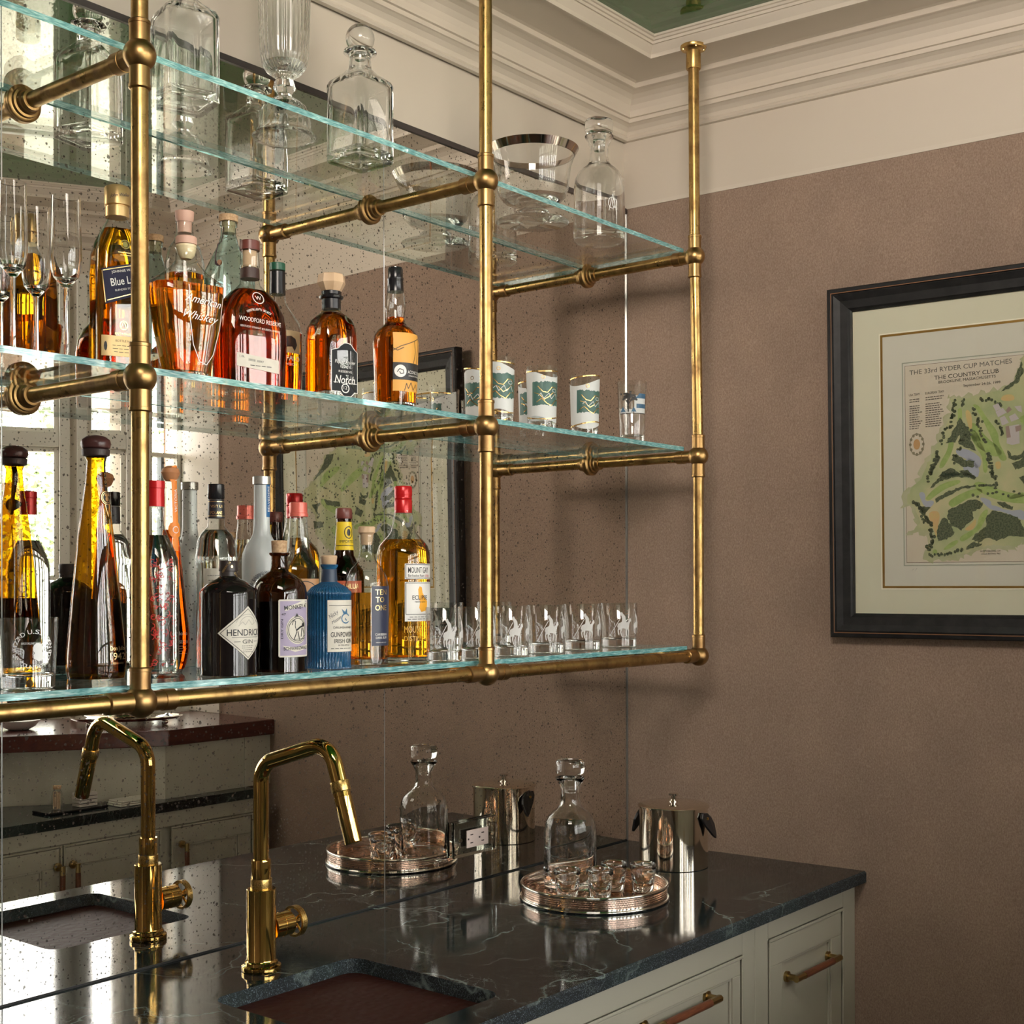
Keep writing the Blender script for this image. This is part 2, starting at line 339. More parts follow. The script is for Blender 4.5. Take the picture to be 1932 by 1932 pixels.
for a, b in ops:
    cen = M2@Vector(((a+b)/2, -.16, (WZ0+WZ1)/2)); tgt = M2@Vector(((a+b)/2, 1, (WZ0+WZ1)/2)); area('window_portal', cen, tgt, b-a, WZ1-WZ0, 1, portal=True)
area('window_portal', (.015, -2.16, 1.89), (.015, 0, 1.89), .143, 1.42, 1, portal=True)
M3 = frameM((-5.4, -3.80), (1, 0)); L3 = (W0+WD*3.6).x+5.4
wall_open('wall_rear', M3, L3, [], .9, WZ1)
struct(MB().box(-5.5, -5.4, -3.92, 0, 0, 2.95).build('wall_left', FELT))
# ------------------------------------------------------------------ garden outside
GRASS = mat_noise('gravel', [(.3, (.30, .29, .22)), (.7, (.40, .39, .30))], 8, .9)
struct(MB().box(-26, 14, -24, 12, -.45, -.35).build('ground', GRASS))
LEAF = mat_noise('foliage', [(.35, (.16, .22, .10)), (.6, (.36, .46, .24))], 3, .7)
BARK = pm('bark', (.14, .10, .07), .9)
def tree(x, y, h, r, lab):
    e = empty('garden_tree', (x, y, -.35), lab, 'tree', 'trees outside the windows')
    MB().loft([(0, .13), (h*.5, .09), (h*.8, .04)], seg=10).build('trunk', BARK, e, smooth=60)
    mb = MB()
    for i in range(3000):
        d = Vector((random.gauss(0, 1), random.gauss(0, 1), random.gauss(0, 1))).normalized()*r*random.random()**.4
        c = Vector((d.x, d.y, h*.68+d.z*1.15)); a = Vector((random.gauss(0, 1), random.gauss(0, 1), random.gauss(0, 1))).normalized()*.032; b = a.orthogonal().normalized()*.018
        mb.add([c-a, c-b, c+a, c+b], [(0, 1, 2, 3)])
    mb.build('foliage', LEAF, e)
for (x, y, h, r, lab) in ((2.6, -7.5, 3.4, 1.1, 'green garden tree seen through the right-hand window panes'), (-.4, -9.5, 3.6, 1.3, 'green garden tree farther out, beyond the canted windows'), (5.6, -9, 4.2, 1.4, 'green garden tree farthest to the side of the garden')):
    tree(x, y, h, r, lab)
# ------------------------------------------------------------------ mirror
xs = [-.009, -.9115, -1.776, -2.66, -3.5]
labs = ['antiqued mirror panel with dark specks nearest the wallpapered corner', 'antiqued mirror panel behind most of the bottles, between the two seams', 'antiqued mirror panel past the left seam at the photo edge', 'antiqued mirror panel farthest left beyond the photo edge']
SEAM = pm('mirror_seam', (.33, .33, .32), .25, .6)
for i in range(3):
    e = empty('wall_mirror', (0, 0, 0), labs[i], 'mirror', None)
    MB().box(xs[i+1]+.0012, xs[i]-.0012, 0, .006, .917, 2.556).build('mirror_glass', MIRROR, e)
    MB().box(xs[i+1]-.0012, xs[i+1]+.0012, .0005, .006, .917, 2.556).build('bevelled_edge', SEAM, e)
struct(MB().box(-3.0, -.0085, -.004, .008, 2.556, 2.568).build('trim_3', pm('bronze_strip', (.10, .085, .085), .3, .6)))
struct(MB().box(-.0105, -.0082, -.003, .006, .915, 2.556).build('trim_4', SEAM))
struct(MB().box(-3.2, -.0085, -.0005, .007, .9142, .9175).build('trim_5', DARKCAULK))
# ------------------------------------------------------------------ counter, cabinets, sink
CT = .914; CF = -.644
SX0, SX1, SY0, SY1 = -1.545, -1.224, -.578, -.228
e = empty('stone_countertop', (0, 0, CT), 'black veined stone countertop along the mirror wall, holding the faucet and tray', 'countertop')
mb = MB()
zt, zb = 0, -.026
XL = -3.2
def qd(a, b, c, d, mi): mb.add([a, b, c, d], [(0, 1, 2, 3)], mi)
cr = .03
def hole(z, k=6):
    pts = []
    for cx, cy_, a0 in ((SX1-cr, SY1-cr, 0), (SX0+cr, SY1-cr, 90), (SX0+cr, SY0+cr, 180), (SX1-cr, SY0+cr, 270)):
        for i in range(k+1):
            a = math.radians(a0+90*i/k); pts.append((cx+cr*math.cos(a), cy_+cr*math.sin(a), z))
    return pts
hp = hole(zt); hb = hole(zb); k = 7
XE = xw(CF)-.0004; outer = [(xw(0)-.0004, 0, zt), (XL, 0, zt), (XL, CF, zt), (XE, CF, zt)]
mids = [3, 10, 17, 24]
base = len(mb.v); mb.v += outer+hp
for q in range(4):
    a, b = q, (q+1) % 4; i0 = q*k+3; i1 = ((q+1) % 4)*k+3
    idx = []; i = i0
    while True:
        idx.append(i); 
        if i == i1: break
        i = (i+1) % 28
    mb.f.append([base+a, base+b]+[base+4+j for j in idx[::-1]]); mb.m.append(0)
n0 = len(mb.v); mb.v += hp+hb
for i in range(28): mb.f.append([n0+i, n0+(i+1) % 28, n0+28+(i+1) % 28, n0+28+i]); mb.m.append(1)
bz = .004
qd((XL, CF, zt), (XE, CF, zt), (XE, CF-bz, zt-bz), (XL, CF-bz, zt-bz), 1)
qd((XL, CF-bz, zt-bz), (XE, CF-bz, zt-bz), (XE, CF-bz, zb), (XL, CF-bz, zb), 1)
qd((XL, CF-bz, zb), (XE, CF-bz, zb), (XE, -.61, zb), (XL, -.61, zb), 1)
top = mb.build('stone_slab', [STONE, STONE_EDGE], e)
e = empty('copper_sink', ((SX0+SX1)/2, (SY0+SY1)/2, CT-.2), 'hammered copper undermount sink cut into the black stone counter', 'sink')
mb = MB(); mb.loft([(.1738, .172, .187, 9), (.02, .168, .183, 9), (.0, .15, .165, 6)], seg=56, cb=True, ct=False); mb.build('basin', COPPER, e, smooth=40)
mb = MB(); mb.loft([(.001, .04), (.006, .04), (.006, .03)], seg=24); mb.build('drain', HANDLEB, e)
def handle(parent, xc, zc, wl, yf, vert=False, grip=WALNUT):
    h = MB()
    def P(a, d): return (xc, yf-d, zc+a) if vert else (xc+a, yf-d, zc)
    for sg in (-1, 1):
        h.axis(P(sg*wl/2, 0), (0, -1, 0), [(0, .012), (.006, .012), (.007, .007), (.026, .007)], seg=20)
    for sg in (-1, 1): h.cyl(P(sg*(wl/2+.008), .028), P(sg*(wl/2-.03), .028), .0075, seg=8)
    h.cyl(P(-wl/2, .028), P(wl/2, .028), .004, seg=8)
    o = h.build('handle', HANDLEB, parent, smooth=35)
    g = MB(); g.cyl(P(-(wl/2-.03), .028), P(wl/2-.03, .028), .0078, seg=18); g.build('wooden_grip', grip, o, smooth=40)
def shaker(parent, name, x0, x1, z0, z1, yf, fr=.045, sgn=1):
    """inset front with a raised bead, flat frame and recessed panel; sgn = -1 faces +y"""
    d = lambda a: (yf-a*sgn)
    mb = MB()
    def bx(a0, a1, c0, c1, y0, y1): mb.box(a0, a1, min(y0, y1), max(y0, y1), c0, c1)
    b = .006
    for (a0, a1, c0, c1) in ((x0, x1, z1-b, z1), (x0, x1, z0, z0+b), (x0, x0+b, z0+b, z1-b), (x1-b, x1, z0+b, z1-b)): bx(a0, a1, c0, c1, d(0), d(.004))
    x0 += b+.002; x1 -= b+.002; z0 += b+.002; z1 -= b+.002
    for (a0, a1, c0, c1) in ((x0, x1, z1-fr, z1), (x0, x1, z0, z0+fr), (x0, x0+fr, z0+fr, z1-fr), (x1-fr, x1, z0+fr, z1-fr)): bx(a0, a1, c0, c1, d(-.012), d(0))
    bx(x0+fr, x1-fr, z0+fr, z1-fr, d(-.014), d(-.008))
    for (a0, a1, c0, c1) in ((x0+fr, x1-fr, z1-fr-.006, z1-fr), (x0+fr, x0+fr+.006, z0+fr, z1-fr-.006), (x1-fr-.006, x1-fr, z0+fr, z1-fr-.006)): bx(a0, a1, c0, c1, d(-.008), d(-.003))
    return mb.build(name, CAB, parent, bevel=.0015)
def carcass(parent, x0, x1, dx0, dx1, dz0, dz1, yf, back):
    mb = MB(); s = 1 if back > yf else -1
    def bx(a0, a1, c0, c1): mb.box(a0, a1, min(yf, yf+.02*s), max(yf, yf+.02*s), c0, c1)
    bx(x0, dx0, .1, .886); bx(dx1, x1, .1, .886); bx(dx0, dx1, dz1, .886); bx(dx0, dx1, .1, dz0)
    for xx_ in (x0, x1-.018): mb.box(xx_, xx_+.018, min(yf+.0205*s, back), max(yf+.0205*s, back), .0, .886)
    mb.box(x0, x1, min(yf+.05*s, yf+.06*s), max(yf+.05*s, yf+.06*s), 0, .1)
    mb.box(dx0, dx1, min(yf+.0195*s, yf+.016*s), max(yf+.0195*s, yf+.016*s), dz0, dz1)
    return mb.build('body', CAB, parent, bevel=.0015)
YF = -.62
e = empty('drawer_cabinet', (-.23, YF, 0), 'narrow cream cabinet with one tall drawer front, against the wallpapered wall', 'cabinet')
e.location = (0, 0, 0)
carcass(e, -.456, xw(YF)-.0005, -.400, -.048+.008, .30, .838, YF, -.06)
o = shaker(e, 'drawer', -.399, -.041, .302, .837, YF, .052); handle(o, -.205, .738, .20, YF+.008)
e = empty('sink_cabinet', (0, 0, 0), 'wide cream sink cabinet with wooden-gripped pull, left of the narrow drawer cabinet', 'cabinet')
carcass(e, -1.56, -.4563, -1.50, -.508, .30, .830, YF, -.06)
o = shaker(e, 'drawer', -1.499, -.509, .302, .829, YF, .03); handle(o, -.752, .775, .225, YF+.008)
e = empty('base_cabinet', (0, 0, 0), 'cream base cabinet below the left run of the counter, out past the sink', 'cabinet')
carcass(e, -3.15, -1.5603, -3.1, -1.61, .30, .830, YF, -.06); o = shaker(e, 'drawer', -3.099, -1.611, .302, .829, YF, .05); handle(o, -2.3, .775, .225, YF+.008)
# ------------------------------------------------------------------ brass shelf rack
RA, RB, RC, RD = -1.739, -.9527, -.1704, -2.52
ZS = (2.3618, 1.8893, 1.4144); YR = -.3148; PR = .0127
rack = empty('brass_pipe_rack', (0, 0, ZS[2]), 'aged brass pipe rack hung from the ceiling, carrying three glass shelves', 'shelf rack')
rack.location = (0, 0, 0)
def up_top(x): return (x-.0139 if x == RC else x)
for x in (RD, RA, RB, RC):
    zc = SOFFIT if x == RC else CEIL; xt = up_top(x)-.004 if x == RC else x
    MB().cyl((x, YR, ZS[2]), (x, YR, ZS[1]), PR, 28).build('upright', AGED, rack, smooth=40)
    MB().cyl((x, YR, ZS[1]), (up_top(x), YR, ZS[0]), PR, 28).build('upright', AGED, rack, smooth=40)
    MB().cyl((up_top(x), YR, ZS[0]), (xt, YR, zc-.004), PR, 28).build('upright', AGED, rack, smooth=40)
    mb = MB(); mb.axis((xt, YR, zc), (0, 0, -1), [(0, .031), (.005, .031), (.008, .029), (.009, .021), (.013, .0175), (.052, .0175), (.055, .0165), (.055, .012)], seg=36)
    o = mb.build('ceiling_flange', AGED, rack, smooth=35)
    for a in range(4): q = math.radians(45+90*a); MB().axis((xt+.0245*math.cos(q), YR+.0245*math.sin(q), zc-.0075), (0, 0, -1), [(0, .004), (.002, .0035)], seg=12).build('screw', POL, o)
    for j, z in enumerate(ZS):
        xx = up_top(x) if j == 0 else x
        mb = MB(); mb.axis((xx, YR, z), (0, 0, 1), sphere_rings(.0242, 0, 18), seg=32)
        for dr, ok in (((0, 0, 1), True), ((0, 0, -1), j < 2), ((0, 1, 0), True), ((1, 0, 0), j == 2 and x != RC), ((-1, 0, 0), j == 2 and x != RD)):
            if not ok: continue
            hor = dr[2] == 0
            mb.axis(Vector((xx, YR, z))+Vector(dr)*.015, dr, [(0, .0152), (.029, .0152), (.0295, .0162), (.034, .0162), (.0355, .0148), (.036, .0125)] if not hor else [(0, .0150), (.012, .0150), (.022, .0150), (.0225, .0162), (.042, .0162), (.044, .0132)], seg=32)
        mb.build('joint_ball', BALLB, rack, smooth=40)
        MB().cyl((xx, YR, z), (xx, -.004, z), PR, 28).build('cross_pipe', AGED, rack, smooth=40)
        mb = MB(); mb.axis((xx, -.0005, z), (0, -1, 0), [(0, .030), (.005, .030), (.007, .028), (.008, .0245), (.013, .0235), (.014, .020), (.020, .019), (.022, .017), (.030, .0165), (.031, .013)], seg=36)
        mb.build('wall_flange', BALLB, rack, smooth=35)
for a, b in ((RD, RA), (RA, RB), (RB, RC)): MB().cyl((a, YR, ZS[2]), (b, YR, ZS[2]), PR, 28).build('front_rail', AGED, rack, smooth=40)
GT = .010
S1, S2, S3 = [z+PR+GT+.0006 for z in ZS]
for z, lab in zip(ZS, ('topmost clear glass shelf, carrying crystal decanters and a silver-rimmed bowl', 'middle clear glass shelf, carrying whiskey bottles and printed highball glasses', 'lowest clear glass shelf, carrying gin, vodka and rum bottles and polo tumblers')):
    z0 = z+PR+.0004; x0, x1, y0, y1 = -2.50, -.185, -.284 if z != ZS[2] else -.292, -.004
    mb = MB(); b = .0012
    mb.add([(x0, y0, z0), (x1, y0, z0), (x1, y1, z0), (x0, y1, z0)], [(0, 3, 2, 1)], 0); mb.add([(x0, y0, z0+GT), (x1, y0, z0+GT), (x1, y1, z0+GT), (x0, y1, z0+GT)], [(0, 1, 2, 3)], 0)
    vs = [(x0, y0, z0), (x1, y0, z0), (x1, y1, z0), (x0, y1, z0), (x0, y0, z0+GT), (x1, y0, z0+GT), (x1, y1, z0+GT), (x0, y1, z0+GT)]
    mb.add(vs, [(0, 1, 5, 4), (1, 2, 6, 5), (2, 3, 7, 6), (3, 0, 4, 7)], 1)
    tag(mb.build('glass_shelf', [SHELF_FACE, SHELF_EDGE]), lab, 'shelf')
# ------------------------------------------------------------------ bottles and glasses
from mathutils.geometry import tessellate_polygon
_tcache = {}
def text_tris(s, shear=0, bold=0):
    key = (s, shear, bold)
    if key in _tcache: return _tcache[key]
    c = bpy.data.curves.new('t', 'FONT'); c.body = s; c.size = 1; c.resolution_u = 3; c.shear = shear; c.offset = bold
    o = bpy.data.objects.new('t', c); COL.objects.link(o)
    bpy.context.view_layer.update()
    me = o.evaluated_get(bpy.context.evaluated_depsgraph_get()).to_mesh()
    vs = [(v.co.x, v.co.y) for v in me.vertices]; fs = [tuple(p.vertices) for p in me.polygons]
    o.evaluated_get(bpy.context.evaluated_depsgraph_get()).to_mesh_clear() if hasattr(o, 'to_mesh_clear') else None
    bpy.data.objects.remove(o); bpy.data.curves.remove(c)
    x0, x1 = min(v[0] for v in vs), max(v[0] for v in vs); vs = [((a-(x0+x1)/2)/(x1-x0), b) for a, b in vs]
    _tcache[key] = (vs, fs, x1-x0); return _tcache[key]
class Item:
    def __init__(s, name, label, cat, u, y, zs, group=None, phi=0, n=2, br=1.0, ws=1.0):
        P = on_y(u, y); s.P = Vector((P.x, y, zs)); s.dep = (s.P-CAM).dot(cF); s.k = s.dep/F0; s.zs = zs; s.u = u
        d = (s.P-CAM); d.z = 0; d.normalize(); r = Vector((d.y, -d.x, 0)); ph = math.radians(phi)
        D = -d*math.cos(ph)+r*math.sin(ph); s.n = n; s.br = br; s.ws = ws
        s.e = empty(name, s.P, label, cat, group, math.atan2(D.x, -D.y)); s.body = [(0, .03), (1, .03)]
    def z(s, v): return CAM.z+s.dep*((V0-v)/F0*cU.z+cF.z+(s.u-U0)/F0*cR.z)-s.zs
    def rings(s, prof, shrink=0, first0=True, ws=None):
        out = []
        for i, q in enumerate(prof):
            z = s.z(q[0]); z = 0.0002 if (i == 0 and first0) else max(z, .0003*(i+1)); a = q[1]*s.k*(s.ws if ws is None else ws)-shrink
            nn = q[2] if len(q) > 2 else s.n; b = (a*s.br if len(q) < 4 else q[3]*s.k*s.ws-shrink)
            out.append((z, max(a, .0005), max(b, .0005), nn))
        return out
    def setbody(s, prof): s.body = s.rings(prof); return s
    def shell(s, name, mat, prof, seg=48, smooth=45, ct=True, cb=True, parent=None, flute=None, shrink=0, body=True):
        r = s.rings(prof, shrink)
        if body: s.body = s.rings(prof)
        return MB().loft(r, seg=seg, ct=ct, cb=cb, flute=flute).build(name, mat, parent or s.e, smooth=smooth)
    def atz(s, z):
        B = s.body
        for i in range(len(B)-1):
            if z <= B[i+1][0] or i == len(B)-2:
                t = (z-B[i][0])/max(1e-6, B[i+1][0]-B[i][0]); t = min(max(t, 0), 1)
                return tuple(B[i][j]+(B[i+1][j]-B[i][j])*t for j in (1, 2, 3))
    def liquid(s, mat, prof, level, seg=48, gap=.0012, base=.006, name='liquid'):
        full = s.rings(prof); s.body = full; zl = s.z(level); out = []
        zz = [base+i*.0 for i in range(1)]
        out.append((base, *s.atz(base+.004))); 
        for r in full:
            if base+.003 < r[0] < zl-.001: out.append(r)
        out.append((zl, *s.atz(zl)))
        out = [(r[0], max(r[1]-gap, .001), max(r[2]-gap, .001), r[3]) for r in out]
        out.insert(0, (base-.001 if base > .002 else base, out[0][1]*.9, out[0][2]*.9, out[0][3]))
        return MB().loft(out, seg=seg).build(name, mat, s.e, smooth=45)
    def cap(s, name, mat, prof, seg=36, n=2, parent=None, smooth=40, br=1.0, flute=None, ws=1.0):
        r = [(s.z(q[0]), q[1]*s.k*ws, q[1]*s.k*br*ws, q[2] if len(q) > 2 else n) for q in prof]
        return MB().loft(r, seg=seg, flute=flute).build(name, mat, parent or s.e, smooth=smooth)
    def pt(s, x, z, eps=.0007, back=False):
        a, b, n = s.atz(z)
        if n <= 2.05:
            t = x/a; p = Vector(((a+eps)*math.sin(t), -(b+eps)*math.cos(t), z))
        else:
            q = min(abs(x/a), .995); p = Vector((x, -b*(1-q**n)**(1/n)-eps, z))
        if back: p.y = -p.y; p.x = -p.x
        return p
    def quad(s, name, mat, corners, eps=.0007, parent=None, nu=14, nv=8, back=False):
        """corners (s px, v): bl, br, tr, tl"""
        c = [Vector((a*s.k, s.z(b))) for a, b in corners]; mb = MB(); vs = []
        for j in range(nv+1):
            for i in range(nu+1):
                a, b = i/nu, j/nv; q = (c[0]*(1-a)+c[1]*a)*(1-b)+(c[3]*(1-a)+c[2]*a)*b; vs.append(s.pt(q.x, q.y, eps, back))
        mb.add(vs, [(j*(nu+1)+i, j*(nu+1)+i+1, (j+1)*(nu+1)+i+1, (j+1)*(nu+1)+i) for j in range(nv) for i in range(nu)])
        return mb.build(name, mat, parent or s.e, smooth=60)
    def rect(s, name, mat, x0, x1, vt, vb, **k): return s.quad(name, mat, [(x0, vb), (x1, vb), (x1, vt), (x0, vt)], **k)
    def ink(s, mat, items, parent=None, eps=.0011, name='lettering', back=False):
        """items: ('t', str, sc, v, hpx, wpx[, rot, shear, bold]) / ('p', [(s, v)..]) / ('l', [(s, v)..], wpx)"""
        mb = MB()
        for it in items:
            if it[0] == 't':
                st, sc_, v, h, wd = it[1:6]; rot = math.radians(it[6]) if len(it) > 6 else 0
                vs, fs, _ = text_tris(st, it[7] if len(it) > 7 else 0, min(it[8], .008) if len(it) > 8 else 0); cs, sn = math.cos(rot), math.sin(rot); out = []
                for a, b in vs:
                    X = a*wd; Y = (b-.34)*h/.70; q = (sc_+X*cs-Y*sn, v-(X*sn+Y*cs)); out.append(s.pt(q[0]*s.k, s.z(q[1]), eps, back))
                mb.add(out, fs)
            elif it[0] == 'p':
                pts = [Vector((a, b, 0)) for a, b in it[1]]; st = [[it[1][i] for i in t] for t in tessellate_polygon([pts])]; done = 0
                while st and done < 4000:
                    T = st.pop(); ed = [abs(T[i][0]-T[(i+1) % 3][0]) for i in range(3)]; m_ = max(ed)
                    if m_ > 6 and s.n <= 3:
                        i = ed.index(m_); a, b, c = T[i], T[(i+1) % 3], T[(i+2) % 3]; mid = ((a[0]+b[0])/2, (a[1]+b[1])/2); st += [[a, mid, c], [mid, b, c]]
                    else: mb.add([s.pt(a*s.k, s.z(b), eps, back) for a, b in T], [(0, 1, 2)]); done += 1
            else:
                P = it[1]; wd = it[2]/2
                for (a, b), (c, d) in zip(P[:-1], P[1:]):
                    m = max(1, int(math.hypot(c-a, d-b)/5)); L_ = math.hypot(c-a, d-b) or 1; nx, ny = -(d-b)/L_*wd, (c-a)/L_*wd
                    for i in range(m):
                        q0, q1 = (a+(c-a)*i/m, b+(d-b)*i/m), (a+(c-a)*(i+1)/m, b+(d-b)*(i+1)/m)
                        mb.add([s.pt(x*s.k, s.z(y), eps, back) for x, y in ((q0[0]-nx, q0[1]-ny), (q1[0]-nx, q1[1]-ny), (q1[0]+nx, q1[1]+ny), (q0[0]+nx, q0[1]+ny))], [(0, 1, 2, 3)])
        return mb.build(name, mat, parent or s.e)
def lines(x0, x1, v0, v1, n, w, seed=0):
    r = random.Random(seed); out = []
    for i in range(n):
        v = v0+(v1-v0)*i/max(1, n-1); a = x0+r.random()*(x1-x0)*.12; b = x1-r.random()*(x1-x0)*.2; x = a
        while x < b:
            y = min(b, x+(x1-x0)*(.06+.12*r.random())); out.append(('l', [(x, v), (y, v)], w)); x = y+(x1-x0)*.035
    return out
def box_lines(x0, x1, v0, v1, w): return [('l', [(x0, v0), (x1, v0)], w), ('l', [(x1, v0), (x1, v1)], w), ('l', [(x1, v1), (x0, v1)], w), ('l', [(x0, v1), (x0, v0)], w)]
def ell(cx, cy_, a, b, n=20, a0=0, a1=360): return [(cx+a*math.cos(math.radians(a0+(a1-a0)*i/n)), cy_+b*math.sin(math.radians(a0+(a1-a0)*i/n))) for i in range(n+(a1-a0 != 360))]
def ringl(cx, cy_, a, b, w, n=28): q = ell(cx, cy_, a, b, n); return ('l', q+[q[0]], w)
def arct(st, cx, cy_, r, a0, a1, h, w, out=True):
    """letters along an arc; angles in degrees measured like a clock face from the right, v down"""
    res = []; n = len(st)
    for i, ch in enumerate(st):
        if ch == ' ': continue
        a = math.radians(a0+(a1-a0)*i/max(1, n-1)); res.append(('t', ch, cx+r*math.cos(a), cy_+r*math.sin(a), h, w if ch not in 'I.1' else w*.4, (-math.degrees(a)-90) if out else (-math.degrees(a)+90)))
    return res
def LQ(name, c, ior=1.36): return glass(name, c, ior)
WHISKY = LQ('whisky', (.90, .42, .06)); OLIVE = LQ('olive_amber', (.72, .46, .07)); REDB = LQ('red_bourbon', (.66, .20, .04)); GOLDR = LQ('gold_rum', (.96, .64, .12))
PALEL = LQ('amber_spirit', (.97, .66, .20)); WATER = LQ('clear_spirit', (.97, .98, .97)); DARKL = LQ('dark_tequila', (.34, .22, .07))
ESPR = pm('black_glass', (.006, .005, .006), .04, Coat_Weight=.6) if False else pm('black_glass', (.008, .006, .006), .05)
BROWNG = thin('brown_bottle_glass', (.22, .10, .035), .06); BLUEG = pm('blue_glass', (.03, .17, .38), .08, Transmission_Weight=.6) ; YELG = thin('yellow_bottle_glass', (.80, .52, .05), .06, edge=.4)
YELG2 = glass('olive_yellow_glass', (.90, .66, .10), 1.12)
AQUA = thin('aqua_glass', (.72, .86, .86), .08, edge=.35)
FROST = pm('frosted_glass', (.72, .76, .76), .35, Transmission_Weight=.45)
REDCAP = pm('red_capsule', (.55, .012, .015), .25, .2); PALERED = pm('pale_red_cap', (.72, .16, .12), .3, .2)
JW_GOLD = pm('gold_cap', (.66, .45, .20), .34, .7); BROWNCAP = pm('brown_cap', (.16, .045, .035), .35)
ETCH = pm('white_etching', (.90, .90, .90), .6)
# --- middle shelf: flutes
def flute(u, y, lab, vr, hw):
    it = Item('champagne_flute', lab, 'champagne flute', u, y, S2, 'champagne flutes on the middle shelf')
    H = it.z(vr); R = hw*it.k; w_ = .0011
    bowl = [(.45*H-.01, .0042), (.45*H, .0048), (.475*H, .010), (.51*H, .0175), (.56*H, R*1.0), (.62*H, R*1.08), (.75*H, R*1.04), (.9*H, R), (H, R*.98)]
    inner = [(z+.0005, max(r-w_, .001)) for z, r in bowl[::-1] if z > .50*H]+[(.485*H, .003)]
    MB().loft(bowl[1:]+inner, seg=40, cb=True, ct=True).build('bowl', CLEAR, it.e, smooth=50)
    MB().loft([(.004, .0065), (.012, .0042), (.2*H, .0036), (.45*H-.0005, .0044)], seg=20).build('stem', CLEAR, it.e, smooth=50)
    MB().loft([(.0002, R*1.15), (.0012, R*1.2), (.0022, R*.8), (.0036, .007)], seg=36).build('foot', CLEAR, it.e, smooth=50)
flute(25, -.235, 'tall champagne flute with its rim highest at the left photo edge', 345, 25)
flute(125, -.230, 'champagne flute nearest the gold-capped whisky bottle, rightmost of the flutes', 372, 27)
flute(69, -.145, 'champagne flute between the rightmost flute and the tall flute at the photo edge', 395, 25)
flute(2, -.085, 'champagne flute cut by the left photo edge, lowest rim of the flutes', 412, 25)
# --- blue label whisky
it = Item('whisky_bottle', 'square whisky bottle with gold cap and slanted dark blue label, partly behind the brass upright', 'bottle', 222, -.13, S2, phi=14, n=7, ws=.80)
pf = [(700, 54), (694, 57), (520, 57), (480, 55), (458, 49, 4), (435, 36, 3), (422, 27, 2), (412, 21, 2), (400, 19, 2)]
it.shell('bottle_glass', CLEARW, pf); it.liquid(OLIVE, pf, 436)
it.cap('cap', JW_GOLD, [(411, 22), (393, 22), (392, 20), (390, 20), (389, 24), (357, 24), (354, 22), (352, 18)])
it2 = it; it.body = it.rings(pf)
l = it.quad('label', flat((.010, .010, .042), .7, 'navy_label'), [(-33, 585), (44, 556), (44, 497), (-40, 520)], eps=.0009); it.ink(GOLD, [('l', [(-30, 578), (44, 551)], 1.6), ('l', [(-37, 523), (44, 501)], 1.6), ('l', [(-39, 523), (-33, 582)], 1.6)], l)
it.ink(WHITE, [('t', 'JOHNNIE WALKER', 4, 519, 4.5, 54, 13), ('t', 'Blue Label', 6, 537, 14, 62, 14, .1, .03), ('t', 'BLENDED SCOTCH', 6, 553, 3.5, 44, 14)], l)
l = it.rect('gold_label', GOLDP, -40, 42, 642, 680, eps=.0009); it.ink(INK, [('t', 'BOTTLE No.', 0, 651, 4, 30)]+lines(-22, 34, 660, 672, 3, 1, 3)+[('p', ell(-33, 662, 3, 9, 8))], l)
it.ink(GOLD, [ringl(4, 470, 8, 8, 2), ('p', ell(4, 470, 5, 6, 8)), ('l', [(-10, 486), (18, 486)], 1.6), ('l', [(-6, 491), (14, 491)], 1.2), ringl(0, 622, 7, 8, 2), ('l', [(-5, 628), (0, 614), (5, 628)], 1.6), ('t', 'ESTABLISHED', 6, 638, 3.6, 44)], it.e, name='gold_emblem')
it.body = it.rings([(411, 24), (352, 24)], first0=False); it.n = 2; it.body = [(it.z(411), 24*it.k, 24*it.k, 2), (it.z(352), 24*it.k, 24*it.k, 2)]
it.ink(flat((.02, .02, .05), nm='signature_ink'), [('t', 'John Walker', 0, 373, 6, 40, 8, .5)], it.e, name='signature')
# --- shield decanter of American whiskey
it = Item('whiskey_decanter', 'shield-shaped clear whiskey bottle etched with handwriting, full of amber spirit', 'bottle', 352, -.225, S2, phi=22, n=3.6, br=.62, ws=1.02)
pf = [(716, 38), (708, 42), (690, 46), (620, 60), (560, 66), (540, 67), (530, 60, 3), (515, 40, 2.6), (503, 27, 2.2, 27), (492, 20, 2, 20), (472, 18, 2, 18), (468, 20, 2, 20)]
it.shell('bottle_glass', CLEARW, pf); it.liquid(PALEL, pf, 541, base=.012); MB().loft([(.0004, .9*38*it.k, .9*38*it.k*.62, 3.6), (.010, 42*it.k*.97, 42*it.k*.6, 3.6)], seg=48).build('thick_base', CLEAR, it.e, smooth=40)
it.cap('stopper', PINKWOOD, [(462, 20), (449, 20), (447, 18)]); it.cap('stopper_seal', pm('cream_stopper', (.80, .66, .42), .4), [(489, 10), (482, 16), (470, 19), (463, 19)]); it.body = it.rings(pf)
it.ink(ETCH, [('t', 'American', 18, 572, 15, 74, -6, .5, .0), ('t', 'Whiskey', 14, 602, 15, 70, -6, .5, .0), ('l', [(-12, 545), (-8, 610), (0, 655), (14, 685), (28, 690), (42, 670), (54, 620), (60, 560)], 1.5)], it.e, name='etched_handwriting')
# --- tall pink-stoppered bottle behind
it = Item('pink_stoppered_bottle', 'tall clear bottle with pale pink stopper standing behind the shield-shaped whiskey bottle', 'bottle', 349, -.10, S2)
pf = [(660, 34), (655, 37), (500, 37), (470, 30), (455, 20), (440, 16), (422, 15), (420, 17)]
it.shell('bottle_glass', CLEARW, pf); it.liquid(PALEL, pf, 520); it.cap('stopper', PINKWOOD, [(440, 13), (420, 14), (415, 17), (400, 18), (399, 16)])
